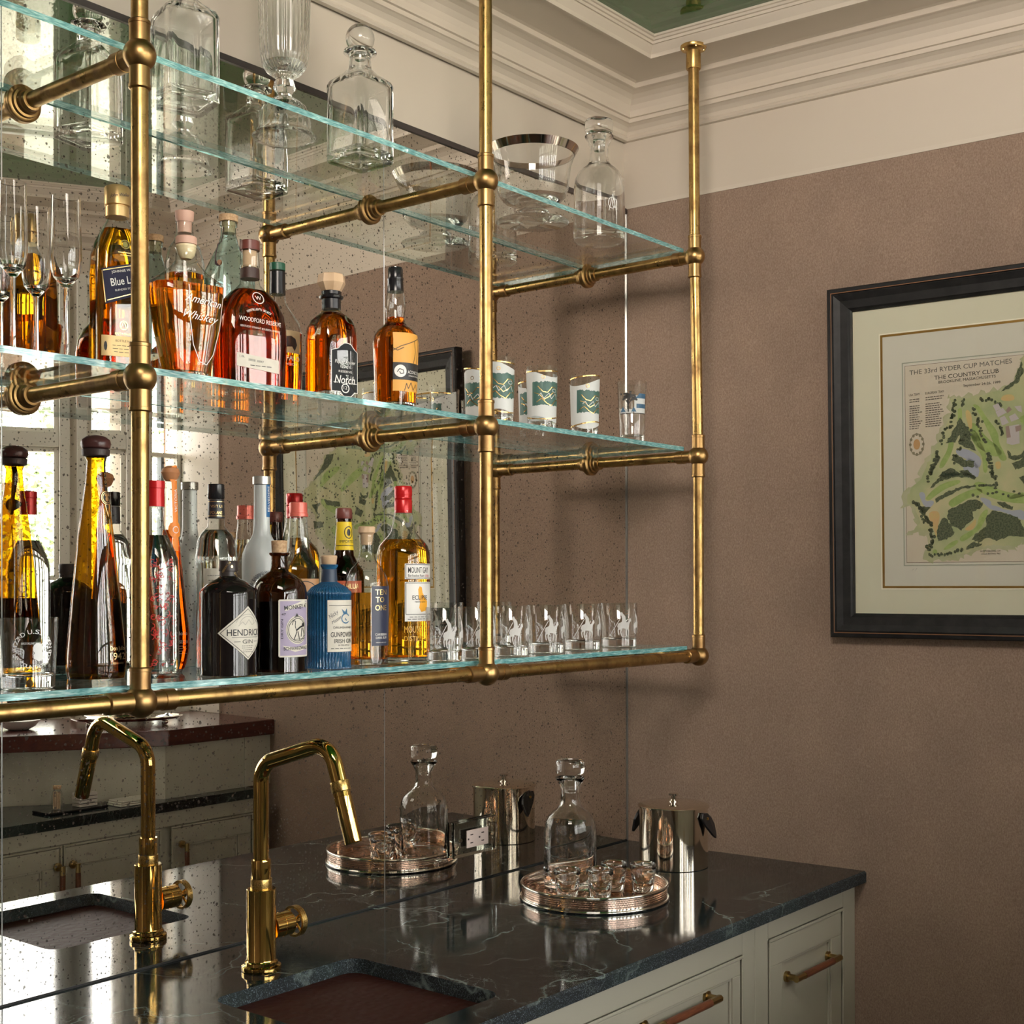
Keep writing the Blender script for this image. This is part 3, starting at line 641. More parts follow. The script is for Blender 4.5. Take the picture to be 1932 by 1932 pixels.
# --- aqua bottle
it = Item('aqua_glass_bottle', 'pale aqua square bottle with cork stopper and a cord down its neck', 'bottle', 432, -.107, S2, phi=30, n=4, ws=.86)
pf = [(670, 45), (665, 49), (535, 49), (515, 46), (480, 30, 3), (462, 22, 2), (445, 17, 2), (430, 16, 2), (428, 19, 2), (420, 19, 2)]
it.shell('bottle_glass', AQUA, pf); it.cap('stopper', CORK, [(440, 12), (420, 13), (419, 18), (407, 18), (406, 16)]); it.body = it.rings(pf)
it.ink(pm('dark_cord', (.05, .02, .03), .6), [('l', [(-16, 432), (-20, 450), (-28, 475), (-34, 492), (-36, 512)], 2)], it.e, name='cord'); 
mb = MB(); p = it.pt(-34*it.k, it.z(505), .003); mb.axis(p, (0, -1, 0), [(0, .005), (.002, .005)], seg=8); mb.build('cord_tag', pm('amber_bead', (.25, .10, .03), .3), it.e)
# --- woodford style flask
it = Item('bourbon_bottle', 'broad flat bourbon bottle full of dark red-brown spirit, with paper strip label', 'bottle', 472, -.205, S2, phi=27, n=4.5, br=.60, ws=.94)
pf = [(741, 62), (735, 69), (650, 71), (620, 70), (595, 66), (572, 56, 3.6), (556, 42, 3), (547, 30, 2.4, 24), (538, 21, 2, 20), (525, 18, 2, 18), (503, 17, 2, 17)]
it.shell('bottle_glass', CLEARW, pf); it.liquid(REDB, pf, 549, base=.008)
it.cap('neck_band', pm('dark_brown_band', (.05, .022, .018), .5), [(527, 18.4), (508, 18)]); it.cap('stopper', PALEWOOD, [(505, 13), (474, 13)]); it.cap('cap', BROWNCAP, [(473, 19), (456, 18.5), (455, 17)])
it.cap('collar', CLEARW, [(508, 17), (503, 18.5), (472, 17)]); it.body = it.rings(pf)
l = it.quad('label', PAPER, [(-46, 699), (40, 707), (40, 682), (-46, 674)], eps=.0009); it.ink(INK, [('t', '1.0L', -36, 681, 4, 10), ('t', '2858 3897', -8, 687, 4, 32, -5)]+lines(-24, 34, 696, 701, 1, 1.2, 5), l)
it.ink(WHITE, [('t', 'WOODFORD RESERVE', 2, 612, 8, 86, -3), ('t', 'KENTUCKY STRAIGHT BOURBON WHISKEY', 2, 626, 3.6, 82, -3), ('t', '2022', 0, 637, 3, 10)]+arct("DISTILLER'S SELECT", 0, 640, 50, 242, 298, 4, 3.2)+[ringl(2, 567, 11, 11, 1.6), ('t', 'W', 2, 567, 8, 12)], it.e)
# --- buffalo bottle
it = Item('green_capped_bottle', 'bourbon bottle with green-topped black cap, half hidden behind the dark bourbon flask', 'bottle', 524, -.10, S2)
pf = [(700, 44), (694, 47), (630, 47), (610, 42), (590, 28), (575, 18), (555, 14), (552, 14)]
it.shell('bottle_glass', CLEARW, pf); it.liquid(WHISKY, pf, 631); it.cap('cap_skirt', BLACKCAP, [(556, 15.5), (530, 15), (514, 15)]); it.cap('cap', pm('green_cap', (.015, .09, .05), .35), [(511, 15), (498, 15), (497, 14)]); it.body = it.rings(pf)
l = it.rect('label', pm('buffalo_label', (.50, .36, .20), .6), -36, 50, 630, 672); it.ink(INK, [('p', [(8, 655), (14, 642), (26, 640), (36, 645), (40, 656), (34, 668), (28, 660), (18, 661), (12, 668)])], l)
it.ink(WHITE, [('t', 'BUFFALO', 20, 682, 9, 54), ('t', 'KENTUCKY', 24, 693, 4, 30)], it.e)
# --- notch bottle
it = Item('wood_stoppered_whiskey_bottle', 'square amber whiskey bottle with faceted pale wood stopper and black crest label', 'bottle', 626, -.232, S2, phi=34, n=5, ws=.77)
pf = [(755, 50), (748, 52), (640, 52), (620, 50), (605, 43, 4), (595, 31, 3), (588, 21, 2.2), (583, 17, 2), (556, 17, 2)]
it.shell('bottle_glass', CLEARW, pf); it.liquid(WHISKY, pf, 592, base=.012)
MB().loft([(.0006, 49*it.k*.75, 49*it.k*.75, 5), (.0105, 50*it.k*.75, 50*it.k*.75, 5)], seg=48).build('thick_base', CLEAR, it.e, smooth=40)
it.cap('neck_seal', BLACKCAP, [(584, 18), (566, 18), (564, 22), (560, 23), (557, 19), (551, 19), (549, 15)]); it.cap('stopper', PALEWOOD, [(551, 17), (548, 20), (535, 27), (520, 25), (518, 22)], seg=8, smooth=20); it.body = it.rings(pf)
cr_ = [(-26, 743), (-8, 743), (0, 751), (16, 751), (24, 743), (32, 743), (32, 668), (24, 664), (16, 655), (10, 653), (2, 653), (-6, 658), (-12, 664), (-26, 668)]
l = it.ink(WHITE, [('p', [(a*1.06, 700+(b-700)*1.03) for a, b in cr_])], it.e, .0008, 'label_border'); l2 = it.ink(flat((.010, .012, .016), .7, 'black_label'), [('p', cr_)], it.e, .0011, 'label')
it.ink(WHITE, [('t', 'Notch', 2, 721, 15, 46, 0, .25, .02), ('t', 'Pepper Frazier', 3, 688, 6.5, 46, 0, .2), ('t', 'ESTATE', 3, 697, 4, 22), ('t', 'RESERVE', 3, 706, 4, 30), ringl(3, 737, 8, 8, 2), ('t', '12', 3, 736, 6, 8), ('l', [(-23, 727), (-14, 727)], 1), ('l', [(18, 727), (30, 727)], 1)], l2, .0015)
mb = MB(); a = it.z(590); mb.tube([(20*it.k*math.cos(t), 20*it.k*math.sin(t), a+.001*math.sin(3*t)) for t in [i*math.pi/12 for i in range(25)]], .0008, 6); mb.build('neck_chain', HANDLEB, it.e)
it.ink(pm('green_medal', (.10, .11, .07), .5), [('p', ell(22, 606, 17, 10, 14))], it.e, .004, 'neck_medal')
# --- taconic bottle
it = Item('orange_labelled_whiskey_bottle', 'round amber whiskey bottle with black cap and orange label, rightmost bottle on the middle shelf', 'bottle', 747, -.238, S2, phi=24)
pf = [(772, 36), (768, 39), (700, 41), (650, 43), (635, 41), (625, 35), (616, 24), (608, 18), (600, 17), (585, 19), (565, 18.5), (550, 15), (505, 13)]
it.shell('bottle_glass', CLEARW, pf); it.liquid(WHISKY, pf, 600, base=.009); MB().loft([(.0006, 34*it.k), (.0075, 37*it.k)], seg=40).build('thick_base', CLEAR, it.e, smooth=40)
it.cap('cap', BLACKCAP, [(551, 16), (530, 14.5), (529, 15), (525, 15), (524, 14), (508, 14), (505, 12)]); it.body = it.rings(pf)
l = it.rect('label', pm('orange_label', (.80, .40, .08), .5), -22, 44, 634, 743); it.ink(flat((.02, .02, .022), nm='black_band'), [('p', [(-22, 722), (44, 722), (44, 690), (-22, 690)])], l, .0010, 'label_band')
it.ink(flat((.10, .06, .03), nm='sketch'), [('l', [(-22, 668), (-8, 660), (8, 654), (22, 648), (40, 640)], 1.5), ('l', [(22, 648), (26, 668), (20, 690)], 1.4), ('l', [(36, 642), (34, 664), (30, 690)], 1.2), ('l', [(-22, 664), (-14, 668), (-2, 662)], 1.6), ('l', [(0, 742), (4, 728), (8, 738), (14, 726), (20, 740), (28, 728), (34, 740)], 1.6)], l, .0010, 'sketch_lines')
it.ink(WHITE, [('p', ell(-8, 706, 11.5, 11.5, 20)), ('t', 'ACONIC DIST', 24, 707, 6, 36), ('t', 'STRAIGHT BOURBON', 24, 714, 2.6, 32)], l, .0014); it.ink(INK, [('l', [(-14, 708), (-10, 702), (-3, 704), (-2, 710), (-8, 711), (-10, 707)], 1.4)], l, .0018, 'emblem')
# --- highball glasses
GREENP = pm('sage_print', (.06, .14, .12), .4); WHITEP = pm('white_print', (.66, .68, .68), .5); GOLDPR = pm('gold_print', (.75, .52, .20), .25, 1); GREYP = pm('tree_print', (.03, .03, .03), .5); BLUEP = pm('blue_print', (.04, .12, .22), .5)
def tumbler_mesh(it, H, rt, rb, base, wall, nm='glass_wall', n=2, mat=None):
    it.body = [(0, rb, rb, n), (H, rt, rt, n)]; rz = lambda z: rb+(rt-rb)*z/H
    MB().loft([(.0002, rb*.93), (.0015, rb-.0002), (base+.003, rz(base)-.0003), (base, (rb-wall)*.88)], seg=48, n=n).build('thick_base', CLEAR, it.e, smooth=50)
    return MB().loft([(.0016, rb), (H-.001, rt), (H, rt-wall*.5), (H-.001, rt-wall), (base+.005, rz(base)-wall)], seg=48, n=n, cb=False, ct=False).build(nm, mat or TUMB, it.e, smooth=50)
def highball(u, y, lab, sd, phi):
    it = Item('highball_glass', lab, 'highball glass', u, y, S2, 'map-printed highball glasses on the middle shelf', phi=phi)
    H, rt, rb = .131, .0330, .0295; tumbler_mesh(it, H, rt, rb, .011, .0014); k = it.k; r_ = random.Random(sd)
    zz = lambda f: V0  # unused
    def V(f): return it.u*0+vbase-(vbase-vtop)*f
    vbase = V0-(S2-CAM.z)/k; vtop = V0-(S2+H-CAM.z)/k; wf = math.pi*rt/k
    mb = MB(); nu, nv = 40, 8; vs = []
    for j in range(nv+1):
        for i in range(nu+1):
            a = -.98+1.96*i/nu; lo = .14+.05*math.sin(a*4+sd); hi = .88+.07*math.sin(a*3+1+sd); vs.append(it.pt(a*math.pi*.5*rt*1.35, H*(lo+(hi-lo)*j/nv), .0004))
    mb.add(vs, [(j*(nu+1)+i, j*(nu+1)+i+1, (j+1)*(nu+1)+i+1, (j+1)*(nu+1)+i) for j in range(nv) for i in range(nu)]); l = mb.build('white_print', WHITEP, it.e, smooth=60)
    def loop(y0, amp, s0, s1, m=26):
        top = [(s0+(s1-s0)*i/m, V(y0+amp+.03*r_.random())) for i in range(m+1)]; bot = [(s1-(s1-s0)*i/m, V(y0-amp-.03*r_.random())) for i in range(m+1)]
        return top+bot
    it.ink(GREENP, [('p', loop(.50, .17, -.28*wf, .40*wf))], l, .0009, 'green_map'); g = []
    for q in range(3):
        s0 = -.25*wf+r_.random()*.1*wf; g.append(('l', [(s0+i*.1*wf, V(.36+.1*q+.06*math.sin(i*1.7+q))) for i in range(7)], 1.3))
    g.append(('l', [(-.5*wf+i*.07*wf, V(.90+.07*math.sin(i*.07*2+1+sd)*.7)) for i in range(15)], 2.2)); g.append(('l', [(-.5*wf+i*.07*wf, V(.13+.04*math.sin(i*.28+sd))) for i in range(15)], 2.2)); g.append(ringl(-.05*wf, V(.76), 3, 3, 1))
    it.ink(GOLDPR, g, l, .0013, 'gold_lines')
    it.ink(WHITEP, [('l', [(-.15*wf+i*5, V(.46+.05*math.sin(i*2.1))) for i in range(9)], 1.2), ringl(.2*wf, V(.55), 5, 3, 1)], l, .0013, 'contour_lines')
highball(906, -.135, 'green and gold map-printed highball glass mostly behind the middle brass upright', 1, -20)
highball(941, -.245, 'green and gold map-printed highball glass just right of the middle brass upright', 2, 10)
highball(1023, -.245, 'map-printed highball glass in front of a second, half-hidden highball glass', 3, 15)
highball(1006, -.131, 'map-printed highball glass at the back, half hidden behind another highball glass', 4, -10)
highball(1104, -.240, 'map-printed highball glass standing alone beside the tree-printed glass', 5, 20)
it = Item('tree_printed_glass', 'highball glass printed with a dark tree and blue house band, rightmost on the middle shelf', 'highball glass', 1193, -.240, S2, phi=5)
H, rt, rb = .140, .0348, .0285; tumbler_mesh(it, H, rt, rb, .013, .0015); vb_ = V0-(S2-CAM.z)/it.k; vt_ = V0-(S2+H-CAM.z)/it.k; VV = lambda f: vb_-(vb_-vt_)*f
it.ink(WHITEP, [('p', [(2, VV(.42)), (27, VV(.42)), (27, VV(.72)), (2, VV(.70))]), ('p', [(-27, VV(.42)), (0, VV(.42)), (0, VV(.48)), (-27, VV(.50))])], it.e, .0004, 'white_print')
cl_ = []
rr_ = random.Random(4)
for i in range(46): a, b = rr_.gauss(-9, 7.5), .69+rr_.gauss(0, .035); cl_.append(('p', ell(max(-26, min(8, a)), VV(min(.76, max(.61, b))), 2.6, 2.2, 6)))
it.ink(GREYP, cl_+[('l', [(-9, VV(.44)), (-9, VV(.62))], 2.6), ('l', [(-9, VV(.56)), (-16, VV(.66))], 1.4), ('l', [(-9, VV(.56)), (-2, VV(.66))], 1.4), ('l', [(-28, VV(.415)), (28, VV(.415))], 1.6)], it.e, .0009, 'tree_print')
it.ink(BLUEP, [('p', [(6, VV(.50)), (27, VV(.50)), (27, VV(.57)), (6, VV(.57))]), ('p', [(4, VV(.66)), (27, VV(.66)), (27, VV(.74)), (12, VV(.74))]), ('p', [(-26, VV(.44)), (-14, VV(.44)), (-20, VV(.53))]), ('p', [(-4, VV(.44)), (6, VV(.44)), (1, VV(.52))])], it.e, .0011, 'house_print')
# ------------------------------------------------------------------ lowest shelf
it = Item('etched_rocks_glass', 'large rocks glass etched with a round club crest, left on the lowest shelf', 'rocks glass', 53, -.232, S3, phi=8)
H, rt, rb = .101, .0412, .0365; tumbler_mesh(it, H, rt, rb, .018, .0018); vb_ = V0-(S3-CAM.z)/it.k; vt_ = V0-(S3+H-CAM.z)/it.k
it.ink(ETCH, arct('122ND U.S. OPEN', 2, 1223, 33, 190, 350, 8, 7.5)+arct('THE COUNTRY CLUB', 2, 1223, 33, 172, 8, 7, 6.5, out=False)+[('t', 'BROOKLINE MASS', -2, 1212, 4, 34), ('p', ell(10, 1222, 9, 11, 12)), ('p', [(2, 1240), (6, 1226), (18, 1228), (22, 1240), (12, 1246)]), ('l', [(2, 1236), (18, 1212)], 2)], it.e, name='etched_crest')
for vs_ in ():
    pass
# tall tapered tequila
it = Item('tapered_tequila_bottle', 'tall tapered olive-yellow tequila bottle with dark wooden mushroom stopper', 'bottle', 181, -.120, S3, phi=32, n=2.8)
pf = [(1272, 47), (1264, 50), (1240, 50), (1140, 42), (1050, 34), (1000, 29), (950, 23), (905, 18, 2.2), (870, 16, 2), (862, 20, 2)]
it.body = it.rings(pf)
it.shell('bottle_glass', YELG, pf); it.liquid(DARKL, pf, 1130, base=.010)
ir = [(z, a*.93, b*.93, nn) for z, a, b, nn in it.rings(pf) if z > it.z(1128)]
it.cap('stopper_collar', pm('dark_collar', (.05, .03, .028), .45), [(862, 20), (860, 25), (849, 26), (847, 22)], n=2); it.cap('stopper', pm('dark_wood_knob', (.085, .03, .028), .28), [(849, 20), (845, 26), (838, 28), (830, 26), (824, 18), (821, 6)])
MUT = flat((.02, .018, .015), .4, 'black_ribbon')
l = it.quad('neck_ribbon', MUT, [(6, 960), (12, 960), (16, 862), (6, 862)], eps=.0010, nu=4); it.ink(GOLD, [('t', '1942', 10, 905, 8, 26, 90, 0, .02), ('t', 'TEQUILA', 11, 876, 5, 24, 90)], l, .0016)
m_ = it.ink(MUT, [('p', ell(9, 940, 13, 13, 24))], it.e, .0014, 'medallion'); it.ink(GOLD, [ringl(9, 940, 12.5, 12.5, 1.2), ringl(9, 940, 9.5, 9.5, 1), ('p', ell(9, 935, 5, 3, 8)), ('p', ell(9, 942, 4, 5, 8)), ('l', [(4, 953), (9, 975), (14, 953)], 1.4)], m_, .0022, 'medallion_emblem')
it.ink(GOLD, [('t', 'Don Julio', 16, 1222, 8, 34), ('t', '1942', 16, 1237, 13, 36), ('t', 'TEQUILA ANEJO', 16, 1250, 3.5, 26)], it.e)
it.ink(flat((.30, .24, .12), nm='leaf_relief'), [('l', [(12, 980), (20, 1060), (30, 1150), (38, 1250)], 1.8), ('l', [(12, 980), (2, 1060), (-6, 1140)], 1.0)], it.e, name='seam_relief')
# red paisley bottle
it = Item('red_paisley_bottle', 'slim clear bottle with red capsule and red paisley print, directly behind the left upright', 'bottle', 293, -.185, S3, phi=0)
pf = [(1280, 42), (1274, 44), (1080, 44), (1055, 42), (1030, 33), (1008, 22), (990, 16), (960, 14), (908, 13)]
it.shell('bottle_glass', CLEARW, pf); it.liquid(WATER, pf, 1010, base=.008); it.cap('capsule', REDCAP, [(956, 17.5), (922, 17), (921, 18), (908, 18), (907, 16)]); it.body = it.rings(pf)
rr_ = random.Random(9); g = []
for i in range(150):
    a, b = rr_.uniform(-42, 40), rr_.uniform(1052, 1262); q = rr_.uniform(0, 360)
    g.append(('l', ell(a, b, rr_.uniform(2, 5), rr_.uniform(2, 5), 6, q, q+rr_.uniform(160, 300)), 1.3))
it.ink(flat((.50, .03, .03), nm='red_print'), g, it.e, name='paisley_print')
it.ink(flat((.05, .01, .01), nm='dark_print'), [('t', 'CASTILLO', 47, 1150, 8, 90, 90)], it.e)
# orange strap bottle
it = Item('amber_teardrop_bottle', 'slender amber teardrop bottle with wooden ball stopper and orange neck strap', 'bottle', 322, -.095, S3, phi=18)
pf = [(1258, 20), (1250, 30), (1225, 35), (1190, 35), (1140, 29), (1080, 23), (1020, 17), (960, 13), (915, 10), (905, 10)]
it.shell('bottle_glass', CLEARW, pf); it.liquid(LQ('amaro', (.85, .27, .04)), pf, 1000); it.cap('stopper', pm('tan_ball', (.50, .22, .10), .4), [(908, 9), (904, 13), (892, 18), (884, 15), (879, 6)]); it.body = it.rings(pf)
ORS = pm('orange_strap', (.85, .25, .03), .5)
for q in range(1): l = it.quad('orange_strap', ORS, [(0, 1040), (9, 1040), (12, 884), (-2, 884)], eps=.0016, nu=6, nv=16)
it.ink(ORS, [('p', ell(6, 896, 13, 18, 16)), ('p', ell(4, 1000, 13, 16, 16))], it.e, .0018, 'strap_disc'); it.ink(WHITE, [('t', 'VICTORIA', 5, 945, 5, 44, 90), ('t', 'LANCY', 6, 896, 5, 22, 90), ringl(4, 1000, 5, 6, 1)], l, .0024)
it.ink(WHITE, [('t', 'dolio', 12, 1194, 7, 22), ('t', 'RISERVA', 12, 1210, 6, 26)]+lines(2, 24, 1218, 1232, 4, .8, 2), it.e)
# polish vodka
it = Item('domed_vodka_bottle', 'clear domed vodka bottle with tall black cap and gold-lettered neck band', 'bottle', 408, -.150, S3, phi=5)
pf = [(1262, 36), (1256, 38), (1062, 38), (1058, 39.5), (1052, 39.5), (1048, 38), (1020, 35), (1008, 29), (998, 20), (993, 16), (980, 15.5), (978, 14), (925, 13)]
it.shell('bottle_glass', CLEARW, pf); it.liquid(WATER, pf, 1000); it.cap('cap', BLACKCAP, [(942, 14.5), (940, 16), (915, 15.5), (913.5, 14)]); n_ = it.cap('neck_band', pm('black_band_print', (.02, .02, .025), .4), [(978, 16), (943, 15)])
it.body = [(it.z(980), 16*it.k, 16*it.k, 2), (it.z(940), 15*it.k, 15*it.k, 2)]; it.ink(GOLD, [('t', 'VISIT US', 0, 956, 5, 24), ('t', 'POLAND', 0, 968, 6, 24), ('l', [(-20, 947), (20, 947)], 1), ('l', [(-20, 974), (20, 974)], 1)], n_, .0006)
it.body = it.rings(pf); l = it.rect('label', PAPER, -28, 22, 1073, 1140); it.ink(INK, lines(-20, 14, 1086, 1112, 4, .9, 8), l)
# black gin bottle
it = Item('black_gin_bottle', 'squat black apothecary gin bottle with cream diamond label', 'bottle', 431, -.233, S3, phi=30)
pf = [(1281, 46), (1278, 52), (1272, 54), (1268, 53.5), (1130, 53.5), (1118, 54), (1112, 51), (1098, 35), (1092, 22), (1088, 17), (1080, 15.5), (1060, 15)]
it.shell('bottle_glass', ESPR, pf, seg=64); it.cap('neck_seal', pm('brown_black_seal', (.03, .022, .02), .4), [(1097, 18), (1092, 17), (1078, 16.5), (1077, 18), (1060, 17.5), (1058, 16)])
it.body = [(it.z(1100), 18.2*it.k, 18.2*it.k, 2), (it.z(1055), 18.2*it.k, 18.2*it.k, 2)]; it.ink(GOLD, [('t', 'HENDRICKS', -14, 1070, 4, 24, 55), ('p', ell(-3, 1069, 2, 3, 8)), ('t', 'GIN', 6, 1084, 4, 10, -50)], it.e, .0004, 'seal_lettering')
it.body = it.rings(pf)
l = it.quad('label', PAPER, [(10, 1243), (66, 1195), (10, 1143), (-48, 1193)], eps=.0008, nu=18, nv=18); bd = [(10, 1239), (60, 1195), (10, 1148), (-43, 1193), (10, 1239)]
it.ink(INK, [('l', bd, 1), ('t', 'HENDRICK\'S', 12, 1192, 12, 86, 0, 0, .015), ('t', 'GIN', 10, 1209, 7.5, 24), ('l', [(-22, 1201), (42, 1201)], .8), ('l', [(-18, 1209), (-6, 1209)], .9), ('l', [(26, 1209), (38, 1209)], .9)]+lines(-4, 24, 1217, 1228, 4, .8, 4), l)
it.ink(flat((.40, .38, .34), nm='grey_ink'), [('l', ell(10, 1182, 26, 24, 12, 200, 340), 1), ('l', ell(10, 1180, 18, 18, 10, 195, 345), 1), ('l', [(-10, 1180), (-2, 1172), (4, 1178), (12, 1168), (20, 1178), (28, 1174)], 1)], l, name='engraving')
# frosted vodka
it = Item('frosted_vodka_bottle', 'tall frosted vodka bottle with silver cap and blue strip down its long neck', 'bottle', 494, -.104, S3, phi=25)
pf = [(1250, 34), (1244, 37), (1060, 37), (1045, 36), (1030, 30), (1018, 22), (1008, 17), (990, 15), (915, 14.5)]
it.shell('bottle_glass', FROST, pf, ct=True); it.cap('cap', pm('silver_cap', (.62, .63, .62), .3, .8), [(914, 17), (900, 17), (899, 16)]); it.body = [(r[0], r[1], r[2], r[3]) for r in it.rings(pf+[(905, 14.5)])]
l = it.quad('neck_strip', pm('blue_strip', (.02, .13, .33), .4), [(2, 976), (11, 976), (12, 915), (2, 915)], eps=.0012, nu=4); it.ink(WHITE, [('t', 'BELVEDERE', 7, 942, 5, 48, 90)], l, .0018)
g = []
rr_ = random.Random(3)
def branch(x, y, a, ln, w_, dpt):
    x2, y2 = x+ln*math.cos(a), y-ln*math.sin(a); g.append(('l', [(x, y), (x2, y2)], w_))
    if dpt > 0:
        for d_ in (-.45, .1, .5): branch(x2, y2, a+d_+rr_.uniform(-.15, .15), ln*.72, max(.8, w_*.65), dpt-1)
branch(2, 1150, 1.6, 26, 2.4, 4); it.ink(flat((.16, .17, .19), nm='tree_engraving'), g, it.e, name='tree_print')
# monkey gin
it = Item('brown_gin_bottle', 'dark brown pharmacy-style gin bottle with cork and lilac stamp label', 'bottle', 527, -.225, S3, phi=24)
pf = [(1275, 48), (1268, 52), (1120, 52), (1105, 49), (1093, 41), (1084, 28), (1078, 18), (1070, 16), (1050, 15), (1046, 19), (1043, 19)]
it.shell('bottle_glass', BROWNG, pf); it.liquid(LQ('brown_gin', (.10, .045, .02)), pf, 1135); it.cap('cork_stopper', CORK, [(1048, 11), (1042, 14), (1021, 15), (1020, 14)]); it.body = it.rings(pf)
l = it.rect('label', pm('lilac_label', (.40, .34, .48), .6), -22, 44, 1132, 1236); 
w_ = PAPER; l2 = it.ink(w_, [('l', [(-22, 1132), (44, 1132), (44, 1236), (-22, 1236), (-22, 1132)], 3), ('p', ell(14, 1187, 24, 27, 26)), ('p', [(-12, 1152), (-8, 1144), (30, 1132), (44, 1138), (44, 1146), (20, 1144)]), ('p', [(-16, 1216), (-10, 1222), (8, 1228), (44, 1222), (44, 1214), (10, 1220)])], l, .0010, 'label_panel')
it.ink(INK, [('t', 'MONKEY 47', 14, 1144, 8, 54, 5, 0, .015), ('t', 'SCHWARZWALD', 14, 1221, 6, 56, 2, 0, .01), ('t', 'DRY GIN', -17, 1185, 4, 36, 90), ringl(14, 1187, 19, 21, 1.2), ringl(14, 1187, 22, 24, .8), ('t', '47', -14, 1158, 4, 8),
    ('l', [(2, 1178), (4, 1170), (9, 1171), (8, 1180), (11, 1190)], 1.3), ('l', [(11, 1188), (20, 1182), (27, 1180)], 3.2), ('p', ell(28, 1178, 4, 4, 10)), ('l', [(12, 1190), (6, 1204)], 1.8), ('l', [(14, 1190), (18, 1206)], 1.8), ('l', [(24, 1184), (22, 1200)], 1.6), ('l', [(27, 1184), (32, 1200)], 1.6), ('l', [(4, 1205), (34, 1203)], .9), ('p', [(8, 1162), (12, 1156), (16, 1162)]), ('l', [(6, 1163), (20, 1163)], 1.2)], l, .0014)
# orange liqueur style bottle (pale red cap)
it = Item('red_capped_clear_bottle', 'square clear bottle with pale red screw cap, behind the corked brown gin bottle', 'bottle', 563, -.076, S3, phi=10, n=3.5, ws=.92)
pf = [(1240, 38), (1234, 40), (1075, 40), (1062, 34, 3), (1050, 27, 2.4), (1030, 23, 2), (990, 18, 2), (972, 17, 2)]
it.shell('bottle_glass', CLEARW, pf); it.liquid(WATER, pf, 1015); it.cap('cap', PALERED, [(975, 18.5), (969, 18.5), (968, 17), (949, 16.5), (948, 15)], seg=40); it.body = it.rings(pf)
l = it.rect('label', pm('orange_brown_label', (.50, .26, .12), .5), -30, 34, 1092, 1180); it.ink(INK, [ringl(6, 1115, 22, 18, 1.5)], l)
# blue gin
it = Item('blue_gin_bottle', 'ribbed blue glass gin bottle with cork and cream label', 'bottle', 621, -.232, S3, phi=22)
pf = [(1268, 38), (1262, 41), (1256, 41), (1255, 40), (1124, 40), (1123, 41.5), (1117, 41), (1108, 33), (1102, 22), (1098, 15), (1072, 13.5), (1068, 16), (1065, 16)]
it.shell('bottle_glass', BLUEG, pf, seg=252, flute=(42, .02), smooth=70)
it.cap('neck_seal', flat((.03, .05, .09), nm='navy_seal'), [(1098, 15.5), (1074, 14.2)]); it.cap('stopper', PALEWOOD, [(1067, 10), (1063, 14), (1050, 15.5), (1048, 14)], seg=12); it.body = it.rings(pf)
it.body = [(0, 41.2*it.k, 41.2*it.k, 2), (.3, 41.2*it.k, 41.2*it.k, 2)]
l = it.rect('label', PAPER, -19, 44, 1132, 1228); it.ink(INK, [('t', 'GUNPOWDER', 14, 1196, 9, 54, 0, 0, .02), ('t', 'IRISH GIN', 14, 1208, 8, 42, 0, 0, .02), ('t', 'DRUMSHANBO', 14, 1183, 4, 44), ('t', 'IN TINS 43% vol', 14, 1216, 3, 26), ('l', [(-16, 1142), (44, 1142)], .8)]+lines(-14, 40, 1222, 1223, 1, 1.3, 3), l)
it.ink(flat((.05, .16, .30), .3, 'blue_ink'), [('l', ell(18, 1166, 10, 9, 10, 40, 330), 2.2), ('p', [(12, 1158), (8, 1148), (16, 1154), (20, 1147), (22, 1156)]), ('l', [(16, 1166), (20, 1170)], 2)], l, name='hare_emblem')
it.ink(flat((.12, .12, .14), nm='pen'), [('t', 'Nicky', -8, 1158, 8, 20, 35, .3), ('t', 'Master', -2, 1168, 6, 22, 35, .3)], l, name='signature')
# coffee liqueur
it = Item('coffee_liqueur_bottle', 'dark brown coffee liqueur bottle with brown cap and yellow neck label, at the back', 'bottle', 649, -.10, S3, phi=12)
pf = [(1240, 36), (1234, 38), (1090, 38), (1075, 36), (1062, 26), (1048, 19), (1030, 17), (985, 14), (975, 14)]
it.shell('bottle_glass', BROWNG, pf); it.liquid(pm('coffee_liqueur', (.012, .004, .003), .05), pf, 1048); it.cap('cap', BROWNCAP, [(979, 15), (977, 16), (962, 15.5), (959, 14)]); it.body = it.rings(pf)
l = it.quad('neck_label', pm('yellow_label', (.85, .60, .02), .45), [(-22, 1038), (24, 1038), (22, 985), (-20, 985)], nu=16); it.ink(INK, [('t', 'IMPORTED', 4, 1022, 5, 30), ringl(6, 1005, 8, 11, 1.6), ('p', ell(6, 1005, 4, 7, 8)), ('l', [(-20, 1030), (22, 1030)], 1)], l)
l = it.rect('label', pm('red_label', (.50, .10, .04), .5), -26, 30, 1096, 1180); it.ink(GOLD, [('t', 'KAHLUA', 2, 1106, 9, 40)], l)
